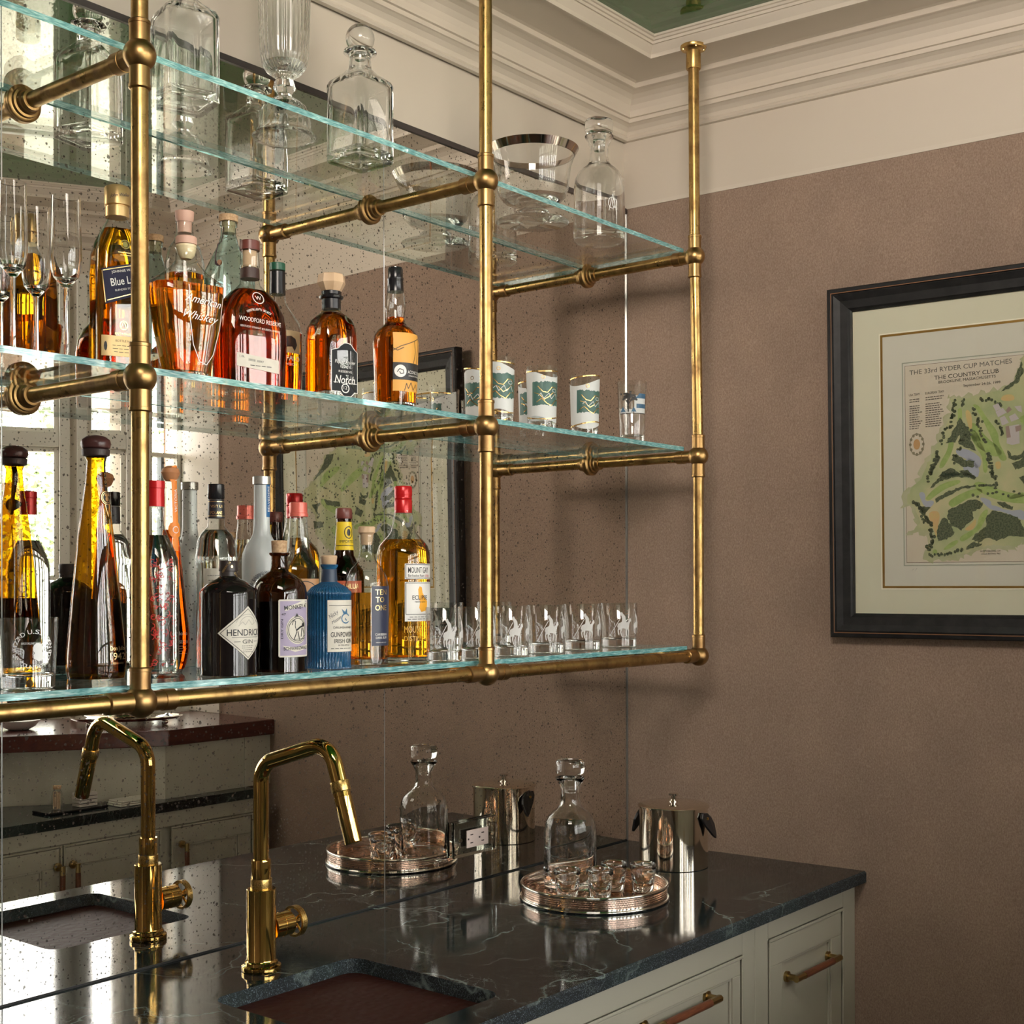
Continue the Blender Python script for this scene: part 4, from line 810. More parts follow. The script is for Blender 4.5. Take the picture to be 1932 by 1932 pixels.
# rum ten to one
it = Item('navy_labelled_rum_bottle', 'round clear bottle of amber rum with a navy label and pale wooden stopper', 'bottle', 692, -.200, S3, phi=38)
pf = [(1258, 37), (1252, 40), (1130, 41), (1105, 41), (1088, 38), (1074, 31), (1064, 22), (1056, 17), (1045, 14), (1022, 13), (1014, 14.5), (1010, 14.5)]
it.shell('bottle_glass', CLEARW, pf); it.liquid(PALEL, pf, 1118, base=.012); MB().loft([(.0006, 36*it.k), (.0105, 39*it.k)], seg=40).build('thick_base', CLEAR, it.e, smooth=40); it.cap('stopper', PALEWOOD, [(1028, 10), (1010, 12), (1006, 14), (1005, 16), (995, 16), (993.5, 14)]); it.body = it.rings(pf)
l = it.rect('label', pm('navy_rum_label', (.028, .035, .075), .35), -18, 30, 1106, 1217); it.ink(GOLD, [('t', 'TEN', 2, 1117, 10, 27, 0, 0, .02), ('t', 'TO', -1, 1131, 10, 19, 0, 0, .02), ('t', 'ONE', 2, 1146, 10, 27, 0, 0, .02)], l)
it.ink(WHITE, [('t', 'CARIBBEAN', 3, 1196, 4.5, 28), ('t', 'DARK RUM', 3, 1202, 4.5, 26), ('t', '750ML 40% ALC', 3, 1211, 2, 26)], l, name='small_lettering')
# mount gay
it = Item('red_capped_rum_bottle', 'tall golden rum bottle with bright red cap and white label bearing an orange island', 'bottle', 761, -.158, S3, phi=22)
pf = [(1250, 46), (1245, 50), (1240, 51), (1062, 51), (1042, 50), (1030, 46), (1020, 38), (1012, 30), (1004, 24), (985, 20), (965, 17), (950, 15.5)]
it.shell('bottle_glass', CLEARW, pf); it.liquid(GOLDR, pf, 1018, base=.008)
it.cap('cap', REDCAP, [(968, 16.8), (945, 17), (943, 16), (941, 17), (938, 16.2), (935, 17), (920, 17), (917.5, 15.5)]); it.body = it.rings(pf)
l = it.rect('neck_panel_label', WHITE, -17, 50, 1064, 1093); it.ink(INK, [('t', 'MOUNT GAY', 12, 1076, 10.5, 46, 0, 0, .03), ('t', 'Barbados Rum', 6, 1086, 4.5, 34)]+box_lines(-15, 48, 1066, 1091, 1), l); it.ink(REDCAP, [('t', '1703', 32, 1087, 5, 12)], l, name='red_lettering')
l = it.rect('label', WHITE, -17, 50, 1098, 1171); it.ink(INK, [('t', 'ECLIPSE', 14, 1127, 8, 34, 0, 0, .01), ('t', 'HERITAGE BLEND', 14, 1135, 2.6, 24)]+box_lines(-15, 48, 1100, 1158, 1)+lines(-14, 46, 1163, 1167, 2, .9, 6), l, .0014)
it.ink(pm('orange_map', (.90, .42, .03), .5), [('p', [(12, 1106), (17, 1108), (19, 1118), (24, 1126), (32, 1134), (32, 1144), (26, 1152), (16, 1154), (11, 1146), (13, 1136), (10, 1124), (9, 1112)])], l, .0010, 'orange_island')
it.ink(flat((.75, .42, .06), .2, 'glass_relief'), [('t', 'MOUNT GAY', 12, 1186, 12, 60), ('t', 'DISTILLERIES', 12, 1203, 9, 60)], it.e, .0006, 'embossed_lettering')
# polo tumblers
HORSE = [(-.50, .30), (-.40, .52), (-.24, .56), (-.16, .60), (-.14, .74), (-.20, .84), (-.28, .90), (-.24, .98), (-.15, 1.0), (-.10, .93), (-.02, .88), (.08, .80), (.10, .66), (.16, .56), (.28, .60), (.36, .72), (.46, .74), (.52, .62), (.46, .60), (.38, .54), (.34, .42), (.28, .36), (.36, .22), (.30, .02), (.26, .02), (.28, .20), (.20, .30), (.18, .10), (.12, .0), (.10, .12), (.12, .30), (-.14, .32), (-.20, .16), (-.14, .0), (-.20, .0), (-.28, .16), (-.26, .28), (-.36, .24), (-.32, .04), (-.38, .04), (-.44, .22), (-.40, .34), (-.46, .40), (-.52, .22)]
tlabs = ['first polo-etched tumbler, half behind the red-capped rum bottle', 'polo-etched tumbler mostly behind the middle brass upright', 'polo-etched tumbler just right of the middle brass upright', 'polo-etched tumbler second to the right of the middle upright', 'polo-etched tumbler next to the last in the row of tumblers', 'polo-etched tumbler at the right end of the lowest shelf']
for q, (u, y, lab) in enumerate(zip((838, 899, 963, 1030, 1098, 1167), (-.253, -.247, -.243, -.228, -.205, -.190), tlabs)):
    it = Item('polo_tumbler', lab, 'tumbler', u, y, S3, 'polo-etched tumblers on the lowest shelf', phi=14)
    H = .1035; rt, rb = (35.5*it.k, 33.5*it.k); tumbler_mesh(it, H, rt, rb, .018, .0017)
    vb_ = V0-(S3-CAM.z)/it.k; hv = H/it.k
    def hp_(cx, w_, f0, f1): return ('p', [(cx+a*w_, vb_-hv*(f0+(f1-f0)*b)) for a, b in HORSE])
    it.ink(pm('soft_etching', (.62, .61, .60), .7) if q == 0 else bpy.data.materials['soft_etching'], [hp_(2, 28, .20, .74), ('l', [(-4, vb_-hv*.62), (-24, vb_-hv*.22)], 1.2), ('l', [(-26, vb_-hv*.22), (-20, vb_-hv*.19)], 2), hp_(34, 24, .24, .70), ('l', [(34, vb_-hv*.62), (24, vb_-hv*.80)], 1)], it.e, name='etched_polo_players')
# ------------------------------------------------------------------ top shelf crystal
def sqdec(u, y, phi, lab, s, hb, hn, rn, rball, ballz, grp):
    it = Item('square_decanter', lab, 'decanter', u, y, S1, grp, phi=phi, n=12)
    a = s/2; t = .005
    r = [(.0002, a*.97, a*.97, 12), (.002, a, a, 14), (hb-.012, a, a, 14), (hb-.004, a*.95, a*.95, 9), (hb+.010, a*.62, a*.62, 4), (hb+.020, rn*1.15, rn*1.15, 2), (hn-.014, rn, rn, 2), (hn-.006, rn*1.2, rn*1.2, 2), (hn-.003, rn*1.62, rn*1.62, 2), (hn, rn*1.58, rn*1.58, 2), (hn, rn*.75, rn*.75, 2), (hb+.018, rn*.74, rn*.74, 2), (hb+.004, a*.54, a*.54, 4), (hb-.010, a*.84, a*.84, 8), (hb-.016, a-t, a-t, 10), (.020, a-t, a-t, 10), (.016, a*.7, a*.7, 6)]
    MB().loft(r, seg=64).build('decanter_body', CLEAR, it.e, smooth=35)
    mb = MB(); mb.loft([(hn-.018, rn*.5), (hn+.001, rn*.66), (hn+.003, rn*.6), (ballz-rball*.97, rn*.55)]+[(ballz+z, r_) for z, r_ in sphere_rings(rball, 0, 16) if z > -rball*.9], seg=32); mb.build('ball_stopper', CLEAR, it.e, smooth=50)
    return it
it = sqdec(681, -.150, 43, 'square crystal decanter with round ball stopper, in the middle of the top shelf', .0945, .158, .213, .0195, .0275, .2375, 'square crystal decanters')
it.ink(ETCH, [], it.e) if False else None
sqdec(350, -.140, 22, 'square crystal decanter behind the left upright, its stopper above the photo edge', .090, .158, .212, .0190, .0275, .2365, 'square crystal decanters')
it = Item('crystal_vase', 'footed cut-crystal vase on a bell-shaped base, its top above the photo edge', 'vase', 538, -.146, S1)
k = it.k; zf = lambda v: it.z(v)
out = [(.0002, 58*k), (.003, 61*k), (.006, 57*k), (.016, 50*k), (.030, 49*k), (.046, 47*k), (.058, 40*k), (.068, 26*k), (.074, 15*k), (.080, 13*k), (.090, 22*k), (.100, 19*k), (.106, 17*k)]
MB().loft(out+[(.1061, 3*k), (.066, 4*k), (.058, 34*k), (.045, 42*k), (.030, 44*k), (.012, 46*k), (.004, 50*k)], seg=72, flute=(24, .012)).build('bell_foot', CLEAR, it.e, smooth=40)
bw = [(.1064, 12*k), (.110, 19*k), (.118, 32*k), (.130, 41*k), (.150, 45*k), (.200, 47*k), (.270, 49*k), (.330, 53*k)]
MB().loft(bw+[(.330, 50.5*k), (.270, 46*k), (.200, 44*k), (.150, 41.5*k), (.134, 37*k), (.124, 20*k)], seg=120, flute=(30, .02)).build('fluted_bowl', CLEAR, it.e, smooth=40)
it = Item('footed_crystal_bowl', 'wide footed clear glass bowl with a silver rim, just right of the middle upright', 'bowl', 1006, -.145, S1)
k = it.k
MB().loft([(.0002, 66*k), (.0015, 69*k), (.003, 66*k), (.007, 30*k), (.013, 20*k), (.018, 26*k), (.024, 32*k), (.030, 24*k), (.033, 20*k)], seg=56).build('foot', CLEAR, it.e, smooth=50)
ow = [(.0334, 20*k), (.038, 30*k), (.046, 52*k), (.058, 63*k), (.075, 68*k), (.100, 70*k), (.125, 73*k), (.150, 80*k), (.163, 87*k)]
MB().loft(ow+[(.163, 86*k), (.150, 78.8*k), (.125, 71.8*k), (.100, 68.8*k), (.075, 66.5*k), (.058, 61*k), (.050, 48*k), (.047, 15*k)], seg=64).build('bowl', CLEAR, it.e, smooth=50)
MB().loft([(.148, 79.8*k), (.1636, 87.6*k), (.1638, 85.4*k), (.148, 77.6*k)], seg=64, cb=False, ct=False).build('silver_rim', pm('rim_silver', (.62, .54, .50), .10, 1), it.e, smooth=50)
def rounddec(u, y, zs, lab, s_, prnt=None, rb=48, H=1):
    it = Item('round_decanter', lab, 'decanter', u, y, zs)
    k = it.k*rb/48.; w_ = 3.2*k
    o = [(0, 44), (2, 48), (20, 49), (100, 48), (118, 46), (130, 40), (138, 32), (144, 24), (150, 19.5), (160, 17.5), (178, 17), (190, 22), (198, 27), (200, 27)]
    i = [(200, 24.5), (194, 20), (180, 13.5), (160, 13.5), (150, 15), (142, 22), (136, 32), (126, 40), (114, 43.5), (100, 44.5), (24, 44.5), (15, 40), (13, 20)]
    MB().loft([(max(z*k, .0002), r*k) for z, r in o]+[(z*k, r*k) for z, r in i], seg=56).build('decanter_body', CLEAR, it.e, smooth=45)
    MB().loft([(z*k, r*k) for z, r in ((172, 10), (196, 12), (200, 14), (204, 10), (206, 24), (209, 26.5), (228, 26.5), (231, 24))], seg=44).build('disc_stopper', CLEAR, it.e, smooth=40)
    it.body = [(0, 48*k, 48*k, 2), (.3, 48*k, 48*k, 2)]; return it
it = rounddec(1132, -.163, S1, 'round crystal decanter with flat disc stopper and etched monogram, rightmost on the top shelf', 1, rb=48)
it.ink(ETCH, [ringl(24, 395, 7, 10, 1), ringl(30, 395, 5, 8, 1), ('l', [(18, 410), (26, 378), (34, 412)], 1)], it.e, name='etched_monogram')
# ------------------------------------------------------------------ things on the counter
CZ = CT+.0004
tr_ = Item('gallery_tray', 'round silver gallery tray with pierced rim holding a decanter and shot glasses', 'tray', 1120, -.302, CZ)
R = .159
MB().loft([(.0002, R*.90), (.0008, R*.985), (.003, R), (.006, R*.985), (.0061, R*.90)], seg=96).build('tray_floor', pm('tray_floor', (.50, .28, .15), .07, 1), tr_.e, smooth=30)
m, nt, p, o = nmat('pierced_gallery'); p.inputs['Base Color'].default_value = (.72, .55, .45, 1); p.inputs['Metallic'].default_value = 1; p.inputs['Roughness'].default_value = .16
mb = MB(); nn_ = 168; z0_, z1_ = .0105, .0275; rows = 4
for r_ in range(rows+1):
    zz = z0_+(z1_-z0_)*r_/rows
    mb.loft([(zz-.0008, R*.970), (zz-.0008, R*.979), (zz+.0008, R*.979), (zz+.0008, R*.970), (zz-.0008, R*.970)], seg=120, cb=False, ct=False)
    if r_ < rows:
        zn = z0_+(z1_-z0_)*(r_+1)/rows
        for i in range(nn_):
            for sg in (-.5, .5):
                a0 = 2*math.pi*(i+(.5 if r_ % 2 else 0))/nn_; a1 = a0+sg*2*math.pi/nn_; da = .0030; r0 = R*.975
                mb.add([(r0*math.cos(a0-da), r0*math.sin(a0-da), zz), (r0*math.cos(a0+da), r0*math.sin(a0+da), zz), (r0*math.cos(a1+da), r0*math.sin(a1+da), zn), (r0*math.cos(a1-da), r0*math.sin(a1-da), zn)], [(0, 1, 2, 3)])
mb.build('pierced_gallery', m, tr_.e)
mb = MB(); mb.loft([(.0055, R*.965), (.0055, R*.985), (.0095, R*.985), (.0095, R*.965), (.0055, R*.965)], seg=96, cb=False, ct=False); mb.build('gallery_base', SILVER, tr_.e, smooth=40)
mb = MB(); mb.tube([(R*.978*math.cos(2*math.pi*i/96), R*.978*math.sin(2*math.pi*i/96), .0315) for i in range(97)], .0034, 10); mb.build('gallery_rim', SILVER, tr_.e, smooth=60)
mb = MB(); mb.tube([(R*.99*math.cos(2*math.pi*i/96), R*.99*math.sin(2*math.pi*i/96), .0032) for i in range(97)], .003, 10); mb.build('base_rim', SILVER, tr_.e, smooth=60)
TZ = CZ+.0063
rounddec(1075, -.219, TZ, 'round clear decanter with flat disc stopper standing on the silver gallery tray', 0, rb=49.5)
for u, y, lab in ((1069, -.273, 'shot glass on the tray, leftmost of the four, in front of the decanter'), (1131, -.3275, 'shot glass on the tray, front middle one of the four'), (1157, -.3125, 'shot glass on the tray, half hidden behind the front middle one'), (1212, -.368, 'shot glass on the tray, rightmost of the four, nearest the ice bucket')):
    it = Item('shot_glass', lab, 'shot glass', u, y, TZ, 'shot glasses on the gallery tray')
    H, rt, rb = .060, .0285, .0225; it.body = [(0, rb, rb, 2), (H, rt, rt, 2)]
    mb = MB(); mb.loft([(.0002, rb*.9), (.002, rb), (.02, rb+.002), (.045, rt-.002), (.050, rt), (H-.001, rt), (H, rt-.001), (H-.001, rt-.0022), (.046, rt-.004), (.022, rb-.004), (.014, rb*.55)], seg=48, flute=(8, .012)); mb.build('glass_wall', CLEAR, it.e, smooth=50)
# ice bucket
it = Item('ice_bucket', 'polished nickel ice bucket with flat lid and black leather handle tabs, in the corner', 'ice bucket', 1270, -.262, CZ)
k = it.k; R = 64.5*k; H = .140
MB().loft([(.0002, R*.97), (.001, R), (H, R), (H, R*.97)], seg=72).build('bucket_body', STEEL, it.e, smooth=35)
lid = MB().loft([(H+.0003, R*1.0), (H+.0008, R*1.045), (H+.004, R*1.045), (H+.006, R*1.02), (H+.009, R*.90), (H+.011, R*.5), (H+.012, R*.10)], seg=72).build('lid', STEEL, it.e, smooth=35)
MB().loft([(H+.0118, .010), (H+.014, .010), (H+.0145, .0065), (H+.026, .0065), (H+.0265, .0115), (H+.031, .0115), (H+.032, .009)], seg=32).build('knob', SILVER, lid, smooth=35)
for ang in (-30, 150):
    a = math.radians(ang); c, s_ = math.cos(a), math.sin(a); Mh = Matrix(((c, -s_, 0, 0), (s_, c, 0, 0), (0, 0, 1, 0), (0, 0, 0, 1)))
    mb = MB(); sh = [(-.016, H-.006), (.006, H-.008), (.024, H-.020), (.031, H-.036), (.027, H-.060), (.022, H-.068), (.012, H-.060), (-.010, H-.036), (-.021, H-.018)]
    vs = [(R*1.005+.012*max(0, (H-.02-zz)/.04), y, zz) for y, zz in sh]+[(R*1.005+.007+.012*max(0, (H-.02-zz)/.04), y, zz) for y, zz in sh]; n = len(sh)
    mb.add([Mh@Vector(p) for p in vs], [tuple(range(n))[::-1], tuple(range(n, 2*n))]+[(i, (i+1) % n, n+(i+1) % n, n+i) for i in range(n)])
    tb = mb.build('handle_tab', pm('black_leather', (.012, .011, .012), .35), it.e, bevel=.0015)
    MB().axis(Mh@Vector((R*1.01+.0085, 0, H-.020)), Mh@Vector((1, 0, 0)), [(0, .0038), (.002, .0032)], seg=12).build('rivet', POL, tb)
# outlet
OX0, OX1, OZ0, OZ1 = -.706, -.556, .977, 1.057
e = empty('mirror_outlet', (0, -.002, OZ0), 'white power outlet in a clear glass cover plate on the mirror', 'outlet'); e.location = (0, 0, 0)
mb = MB(); mb.box(OX0, OX1, -.0115, -.0035, OZ0, OZ1); mb.build('cover_plate', glass('plate_glass', (.95, .98, .97), 1.45), e, bevel=.003)
mb = MB(); mb.box(OX0+.040, OX1-.036, -.0150, -.0120, .996, 1.035); o = mb.build('outlet_face', pm('outlet_white', (.72, .60, .56), .4), e, bevel=.001)
SLOT = pm('slot_dark', (.02, .01, .01), .5)
for cx in (-.650, -.612):
    for dz in (-.009, .009): MB().box(cx-.0045, cx+.0045, -.0155, -.0149, 1.0155+dz-.0012, 1.0155+dz+.0012).build('slot', SLOT, o)
    MB().box(cx-.013, cx-.009, -.0155, -.0149, 1.0135, 1.0175).build('slot', SLOT, o)
for cx in (OX0+.022, OX1-.018): MB().axis((cx, -.0117, 1.0155), (0, -1, 0), [(0, .005), (.002, .004)], seg=14).build('screw', SILVER, e)
# ------------------------------------------------------------------ faucet
FX, FY = -1.383, -.163
e = empty('brass_faucet', (FX, FY, CT+.0003), 'tall polished brass gooseneck faucet with small wheel handle, behind the copper sink', 'faucet')
zt_ = .142
MB().loft([(0, .0335), (.004, .0345), (.009, .034), (.011, .029), (.016, .0285), (.018, .0262), (.020, .0255), (zt_-.001, .0255), (zt_, .0245), (zt_, .015)], seg=56).build('body', POL, e, smooth=35)
MB().loft([(zt_, .0185), (zt_+.001, .0187), (zt_+.0165, .0187), (zt_+.0175, .0183)], seg=64).build('knurled_ring', KNURL, e, smooth=35)
MB().loft([(zt_+.018, .0172), (zt_+.048, .0172), (zt_+.050, .0168), (zt_+.050, .012)], seg=48).build('sleeve', POL, e, smooth=35)
P0 = Vector((0, 0, zt_+.05)); tip = Vector((.004, -.226, .247)); rT = .0135
K1 = Vector((0, 0, .359)); K2 = Vector((.003, -.170, .409)); dn = (tip-K2).normalized()
def bend(A, K, B, rad, m=12):
    a, b = (A-K).normalized(), (B-K).normalized(); th = a.angle(b)/2; t = rad/math.tan(th); s0, s1 = K+a*t, K+b*t; c = K+(a+b).normalized()*(rad/math.sin(th)); out = []
    u0, u1 = (s0-c).normalized(), (s1-c).normalized(); w0 = u0.angle(u1)
    for i in range(m+1): f = i/m; out.append(c+(u0*math.sin((1-f)*w0)+u1*math.sin(f*w0))/math.sin(w0)*rad)
    return out
wtop = tip-dn*.092
path = [P0]+bend(P0, K1, K2, .042)+bend(K1, K2, tip, .042)+[wtop]
MB().tube(path, rT, 32).build('gooseneck', POL, e, smooth=60)
MB().axis(wtop-dn*.012, dn, [(0, .0158), (.001, .0162), (.0165, .0162), (.0175, .0158)], seg=48).build('knurled_ring', KNURL, e, smooth=35)
MB().axis(wtop+dn*.006, dn, [(0, .0148), (.006, .0148), (.0065, .0142), (.0075, .0142), (.008, .0148), (.084, .0148), (.086, .014), (.086, .008)], seg=48).build('spray_wand', POL, e, smooth=35)
hz = .070
hb_ = MB().axis((.022, 0, hz), (1, 0, 0), [(0, .0215), (.018, .0215), (.0185, .0207), (.020, .0207), (.0205, .0215), (.040, .0215), (.042, .020), (.043, .008), (.062, .007)], seg=48).build('valve_stem', POL, e, smooth=35)
mb = MB(); mb.axis((.072, 0, hz), (1, 0, 0), [(0, .0235), (.0, .0275), (.011, .0275), (.011, .0235), (0, .0235)], seg=48, cb=False, ct=False); mb.build('wheel_rim', KNURL, hb_, smooth=35)
mb = MB(); mb.axis((.066, 0, hz), (1, 0, 0), [(0, .0075), (.016, .0075), (.018, .006)], seg=20)
for i in range(4):
    a = math.pi/4+math.pi/2*i; mb.cyl((.0775, 0, hz), (.0775, .0245*math.cos(a), hz+.0245*math.sin(a)), .0025, 10)
mb.build('wheel_spokes', POL, hb_, smooth=40)
#PICTURE
# ------------------------------------------------------------------ framed golf-course print
PO = Vector((xw(-.577)-.030, -.577, 1.460)); PX = Vector((.053, -1, 0)).normalized(); PZ = Vector((-.022, 0, 1)); PZ = (PZ-PX*PZ.dot(PX)).normalized(); PY = PZ.cross(PX)
pic = empty('framed_golf_map', PO, 'large framed golf course map with wide black frame and cream mat on the taupe wall', 'picture')
pic.matrix_world = Matrix(((PX.x, PY.x, PZ.x, PO.x), (PX.y, PY.y, PZ.y, PO.y), (PX.z, PY.z, PZ.z, PO.z), (0, 0, 0, 1)))
PW, PH = .880, .812
def pp(u, v, mir=False):
    o, d = CAM.copy(), ray(u, v)
    if mir: o.y = -o.y; d.y = -d.y
    P = o+d*((PO-o).dot(PY)/d.dot(PY))-PO; return (P.dot(PX), P.dot(PZ))
FRM = mat_noise('black_frame', [(.35, (.008, .008, .009)), (.7, (.020, .020, .021))], 30, .5, bst=.15, bd=.001, bscale=300, Specular_IOR_Level=.3)
def frame_ring(x0, x1, z0, z1, prof):   # prof: (inset, y)
    mb = MB(); cs = []
    for d, y in prof: cs.append([(x0+d, y, z0+d), (x1-d, y, z0+d), (x1-d, y, z1-d), (x0+d, y, z1-d)])
    for j in range(len(cs)-1):
        for i in range(4): mb.add([cs[j][i], cs[j][(i+1) % 4], cs[j+1][(i+1) % 4], cs[j+1][i]], [(0, 1, 2, 3)])
    return mb
frame_ring(0, PW, 0, PH, [(0, .022), (0, -.004), (.003, -.008), (.010, -.009), (.013, -.005), (.016, -.006), (.030, .0), (.048, .002), (.052, .006), (.056, .008), (.056, .012)]).build('frame', FRM, pic, smooth=30)
frame_ring(0, PW, 0, PH, [(.0105, -.0094), (.0125, -.0094)]).build('worn_edge', pm('worn_wood', (.20, .09, .04), .5), pic)
MATC = pm('cream_mat', (.66, .62, .50), .7); GOLDF = pm('gold_fillet', (.38, .22, .06), .3, .7); MATI = pm('inner_mat', (.62, .58, .52), .7); BEV = pm('mat_bevel', (.85, .78, .66), .6)
f0 = pp(1654, 632); f1 = pp(1665, 1110); fi = (f0[0]+f1[0])/2; fzt = PH-f0[1]; fzb = f1[1]; fi2 = fi
def ringrect(name, mat, x0, z0, x1, z1, w_, y, parent=pic):
    mb = MB(); 
    for a in ((x0, x1, z0, z0+w_), (x0, x1, z1-w_, z1), (x0, x0+w_, z0+w_, z1-w_), (x1-w_, x1, z0+w_, z1-w_)): mb.box(a[0], a[1], y, y+.001, a[2], a[3])
    return mb.build(name, mat, parent)
mb = MB(); mb.box(.05, PW-.05, .0125, .0145, .05, PH-.05); mb.build('mat_board', MATC, pic)
mb = MB(); mb.box(fi, PW-fi, .0118, .0124, f1[1], f0[1]); mb.build('inner_mat', MATI, pic)
ringrect('mat_bevel', BEV, fi-.003, f1[1]-.003, PW-fi+.003, f0[1]+.003, .003, .0114)
ringrect('gold_fillet', GOLDF, fi, f1[1], PW-fi, f0[1], .0052, .0112)
b0 = pp(1696, 684); b1 = pp(1704, 1068); bx0 = (b0[0]+b1[0])/2
SAGE = flat((.36, .37, .31), nm='sage_line'); ringrect('border_line', SAGE, bx0, b1[1], PW-bx0, b0[1], .0022, .0112)
q0 = pp(1702, 690); q1 = pp(1709, 1062); qx = (q0[0]+q1[0])/2
pr = MB(); pr.box(qx, PW-qx, .0112, .0117, q1[1], q0[1]); prt = pr.build('printed_sheet', mat_noise('aged_print_paper', [(.3, (.56, .47, .38)), (.7, (.64, .56, .48))], 4, .75), pic)
ringrect('print_border', flat((.16, .08, .07), nm='dark_line'), qx, q1[1], PW-qx, q0[1], .0007, .0109)
LYR = [.0110]
def plane_poly(name, mat, polys, parent=prt):
    LYR[0] -= .00012; mb = MB()
    for P in polys:
        pts = [Vector((a, b, 0)) for a, b in P]; mb.add([(a, LYR[0], b) for a, b in P], [tuple(t) for t in tessellate_polygon([pts])])
    return mb.build(name, mat, parent)
A = lambda L_: [pp(1650+a/6.851, 620+b/6.851) for a, b in L_]
B = lambda L_: [pp(1650+a/6.851, 860+b/6.851) for a, b in L_]
Mz = lambda L_: [pp(480+a/3.578, 640+b/3.578, True) for a, b in L_]
def smooth_(P, k=2):
    for _ in range(k):
        Q = []
        for i in range(len(P)): a, b = P[i], P[(i+1) % len(P)]; Q += [(a[0]*.75+b[0]*.25, a[1]*.75+b[1]*.25), (a[0]*.25+b[0]*.75, a[1]*.25+b[1]*.75)]
        P = Q
    return P
def jag(P, amp, sd=1, step=.006):
    r = random.Random(sd); out = []
    for i in range(len(P)):
        a, b = P[i], P[(i+1) % len(P)]; d = math.hypot(b[0]-a[0], b[1]-a[1]); n = max(1, int(d/step))
        for j in range(n): out.append((a[0]+(b[0]-a[0])*j/n+r.uniform(-amp, amp), a[1]+(b[1]-a[1])*j/n+r.uniform(-amp, amp)))
    return out
land = A([(960, 900), (1180, 890), (1500, 820), (1740, 780)])+A([(1830, 620), (1900, 350)])
land += Mz([(470, 800), (400, 950), (330, 1010), (330, 1100), (400, 1180), (410, 1300), (500, 1420), (600, 1480)])
land += B([(1880, 1080), (1820, 1180), (1560, 1150), (1300, 1180), (1160, 1260), (900, 1290), (700, 1300), (640, 1240), (740, 1120), (730, 960), (480, 960), (580, 860), (490, 640), (390, 620), (430, 430), (560, 330), (680, 60)])+A([(800, 1500), (900, 1250), (1000, 1100)])
LANDC = mat_noise('map_green', [(.35, (.34, .38, .20)), (.5, (.44, .44, .25)), (.68, (.54, .47, .29))], 9, .75)
halo = [((x-.45)*1.05+.45, (z-.42)*1.05+.42) for x, z in land]
plane_poly('map_shading', mat_noise('map_wash', [(.4, (.46, .44, .30)), (.6, (.40, .40, .24))], 20, .8), [jag(halo, .006, 2)])
plane_poly('course_land', LANDC, [jag(land, .0025, 3)])
FAIR = mat_noise('fairway_green', [(.4, (.27, .36, .11)), (.6, (.35, .43, .15))], 60, .75)
fair = [A([(1050, 1030), (1110, 1020), (1115, 1120), (1100, 1290), (1040, 1280), (1060, 1150)]), A([(940, 1380), (1010, 1390), (1000, 1560), (880, 1790), (810, 1810), (830, 1720), (930, 1560)]),
        A([(1200, 1310), (1290, 1300), (1380, 1500), (1430, 1640), (1450, 1860), (1380, 1860), (1380, 1650), (1280, 1520)]), A([(1230, 970), (1330, 980), (1440, 1160), (1580, 1330), (1590, 1480), (1690, 1650), (1690, 1700), (1620, 1710), (1560, 1620), (1500, 1420), (1420, 1260), (1320, 1060)]),
        B([(640, 540), (760, 410), (920, 330), (1080, 300), (1100, 350), (900, 420), (760, 520), (690, 580), (640, 560)]), B([(920, 600), (1050, 510), (1230, 430), (1380, 420), (1380, 490), (1200, 540), (1040, 640), (970, 670)]),
        B([(1080, 1050), (1180, 990), (1300, 930), (1330, 780), (1420, 680), (1460, 710), (1380, 900), (1300, 990), (1150, 1100), (1090, 1110)]), B([(870, 1200), (960, 1120), (1050, 1080), (1070, 1120), (960, 1200), (880, 1220)]), B([(720, 1230), (770, 1200), (800, 1250), (750, 1280)]), B([(1700, 550), (1760, 500), (1930, 460), (1930, 520), (1780, 560)]),
        Mz([(420, 960), (470, 880), (560, 850), (560, 880), (470, 960), (430, 1010)]), Mz([(560, 1000), (640, 900), (700, 860), (720, 900), (620, 990), (570, 1040)]), Mz([(430, 1060), (520, 1120), (620, 1180), (620, 1220), (520, 1180), (430, 1120)]), Mz([(650, 1250), (760, 1230), (850, 1150), (870, 1190), (780, 1270), (660, 1290)]), Mz([(480, 1280), (560, 1240), (620, 1300), (640, 1370), (560, 1360)]), Mz([(760, 1030), (820, 950), (850, 870), (880, 880), (860, 980), (790, 1060)])]
plane_poly('fairways', FAIR, [smooth_(P) for P in fair])
plane_poly('rough_patches', mat_noise('straw_rough', [(.4, (.55, .42, .18)), (.6, (.60, .38, .18))], 50, .8), [smooth_(P) for P in (B([(660, 740), (780, 700), (830, 760), (800, 900), (780, 1080), (740, 930)]), B([(1120, 960), (1230, 880), (1290, 800), (1300, 880), (1240, 970)]), A([(1140, 1040), (1230, 1060), (1250, 1290), (1200, 1300)]), A([(1640, 850), (1780, 840), (1800, 930), (1600, 930)]), B([(1530, 80), (1610, 60), (1620, 150), (1560, 180)]))])
plane_poly('ponds', pm('pond_blue', (.36, .37, .46), .6), [smooth_(P, 1) for P in (A([(1030, 1560), (1080, 1540), (1230, 1570), (1370, 1680), (1350, 1790), (1270, 1800), (1280, 1710), (1150, 1680), (1040, 1620)]), B([(550, 480), (600, 460), (640, 500), (630, 590), (740, 570), (750, 620), (680, 680), (620, 650), (580, 570)]), B([(1340, 550), (1380, 530), (1490, 580), (1490, 640), (1540, 640), (1700, 710), (1930, 690), (1930, 840), (1820, 800), (1640, 720), (1500, 700), (1440, 660), (1380, 600)]), Mz([(840, 1100), (870, 1040), (900, 1060), (890, 1120), (850, 1150)]))])
FOREST = mat_noise('map_forest', [(.4, (.045, .065, .035)), (.6, (.13, .14, .08))], 300, .8)
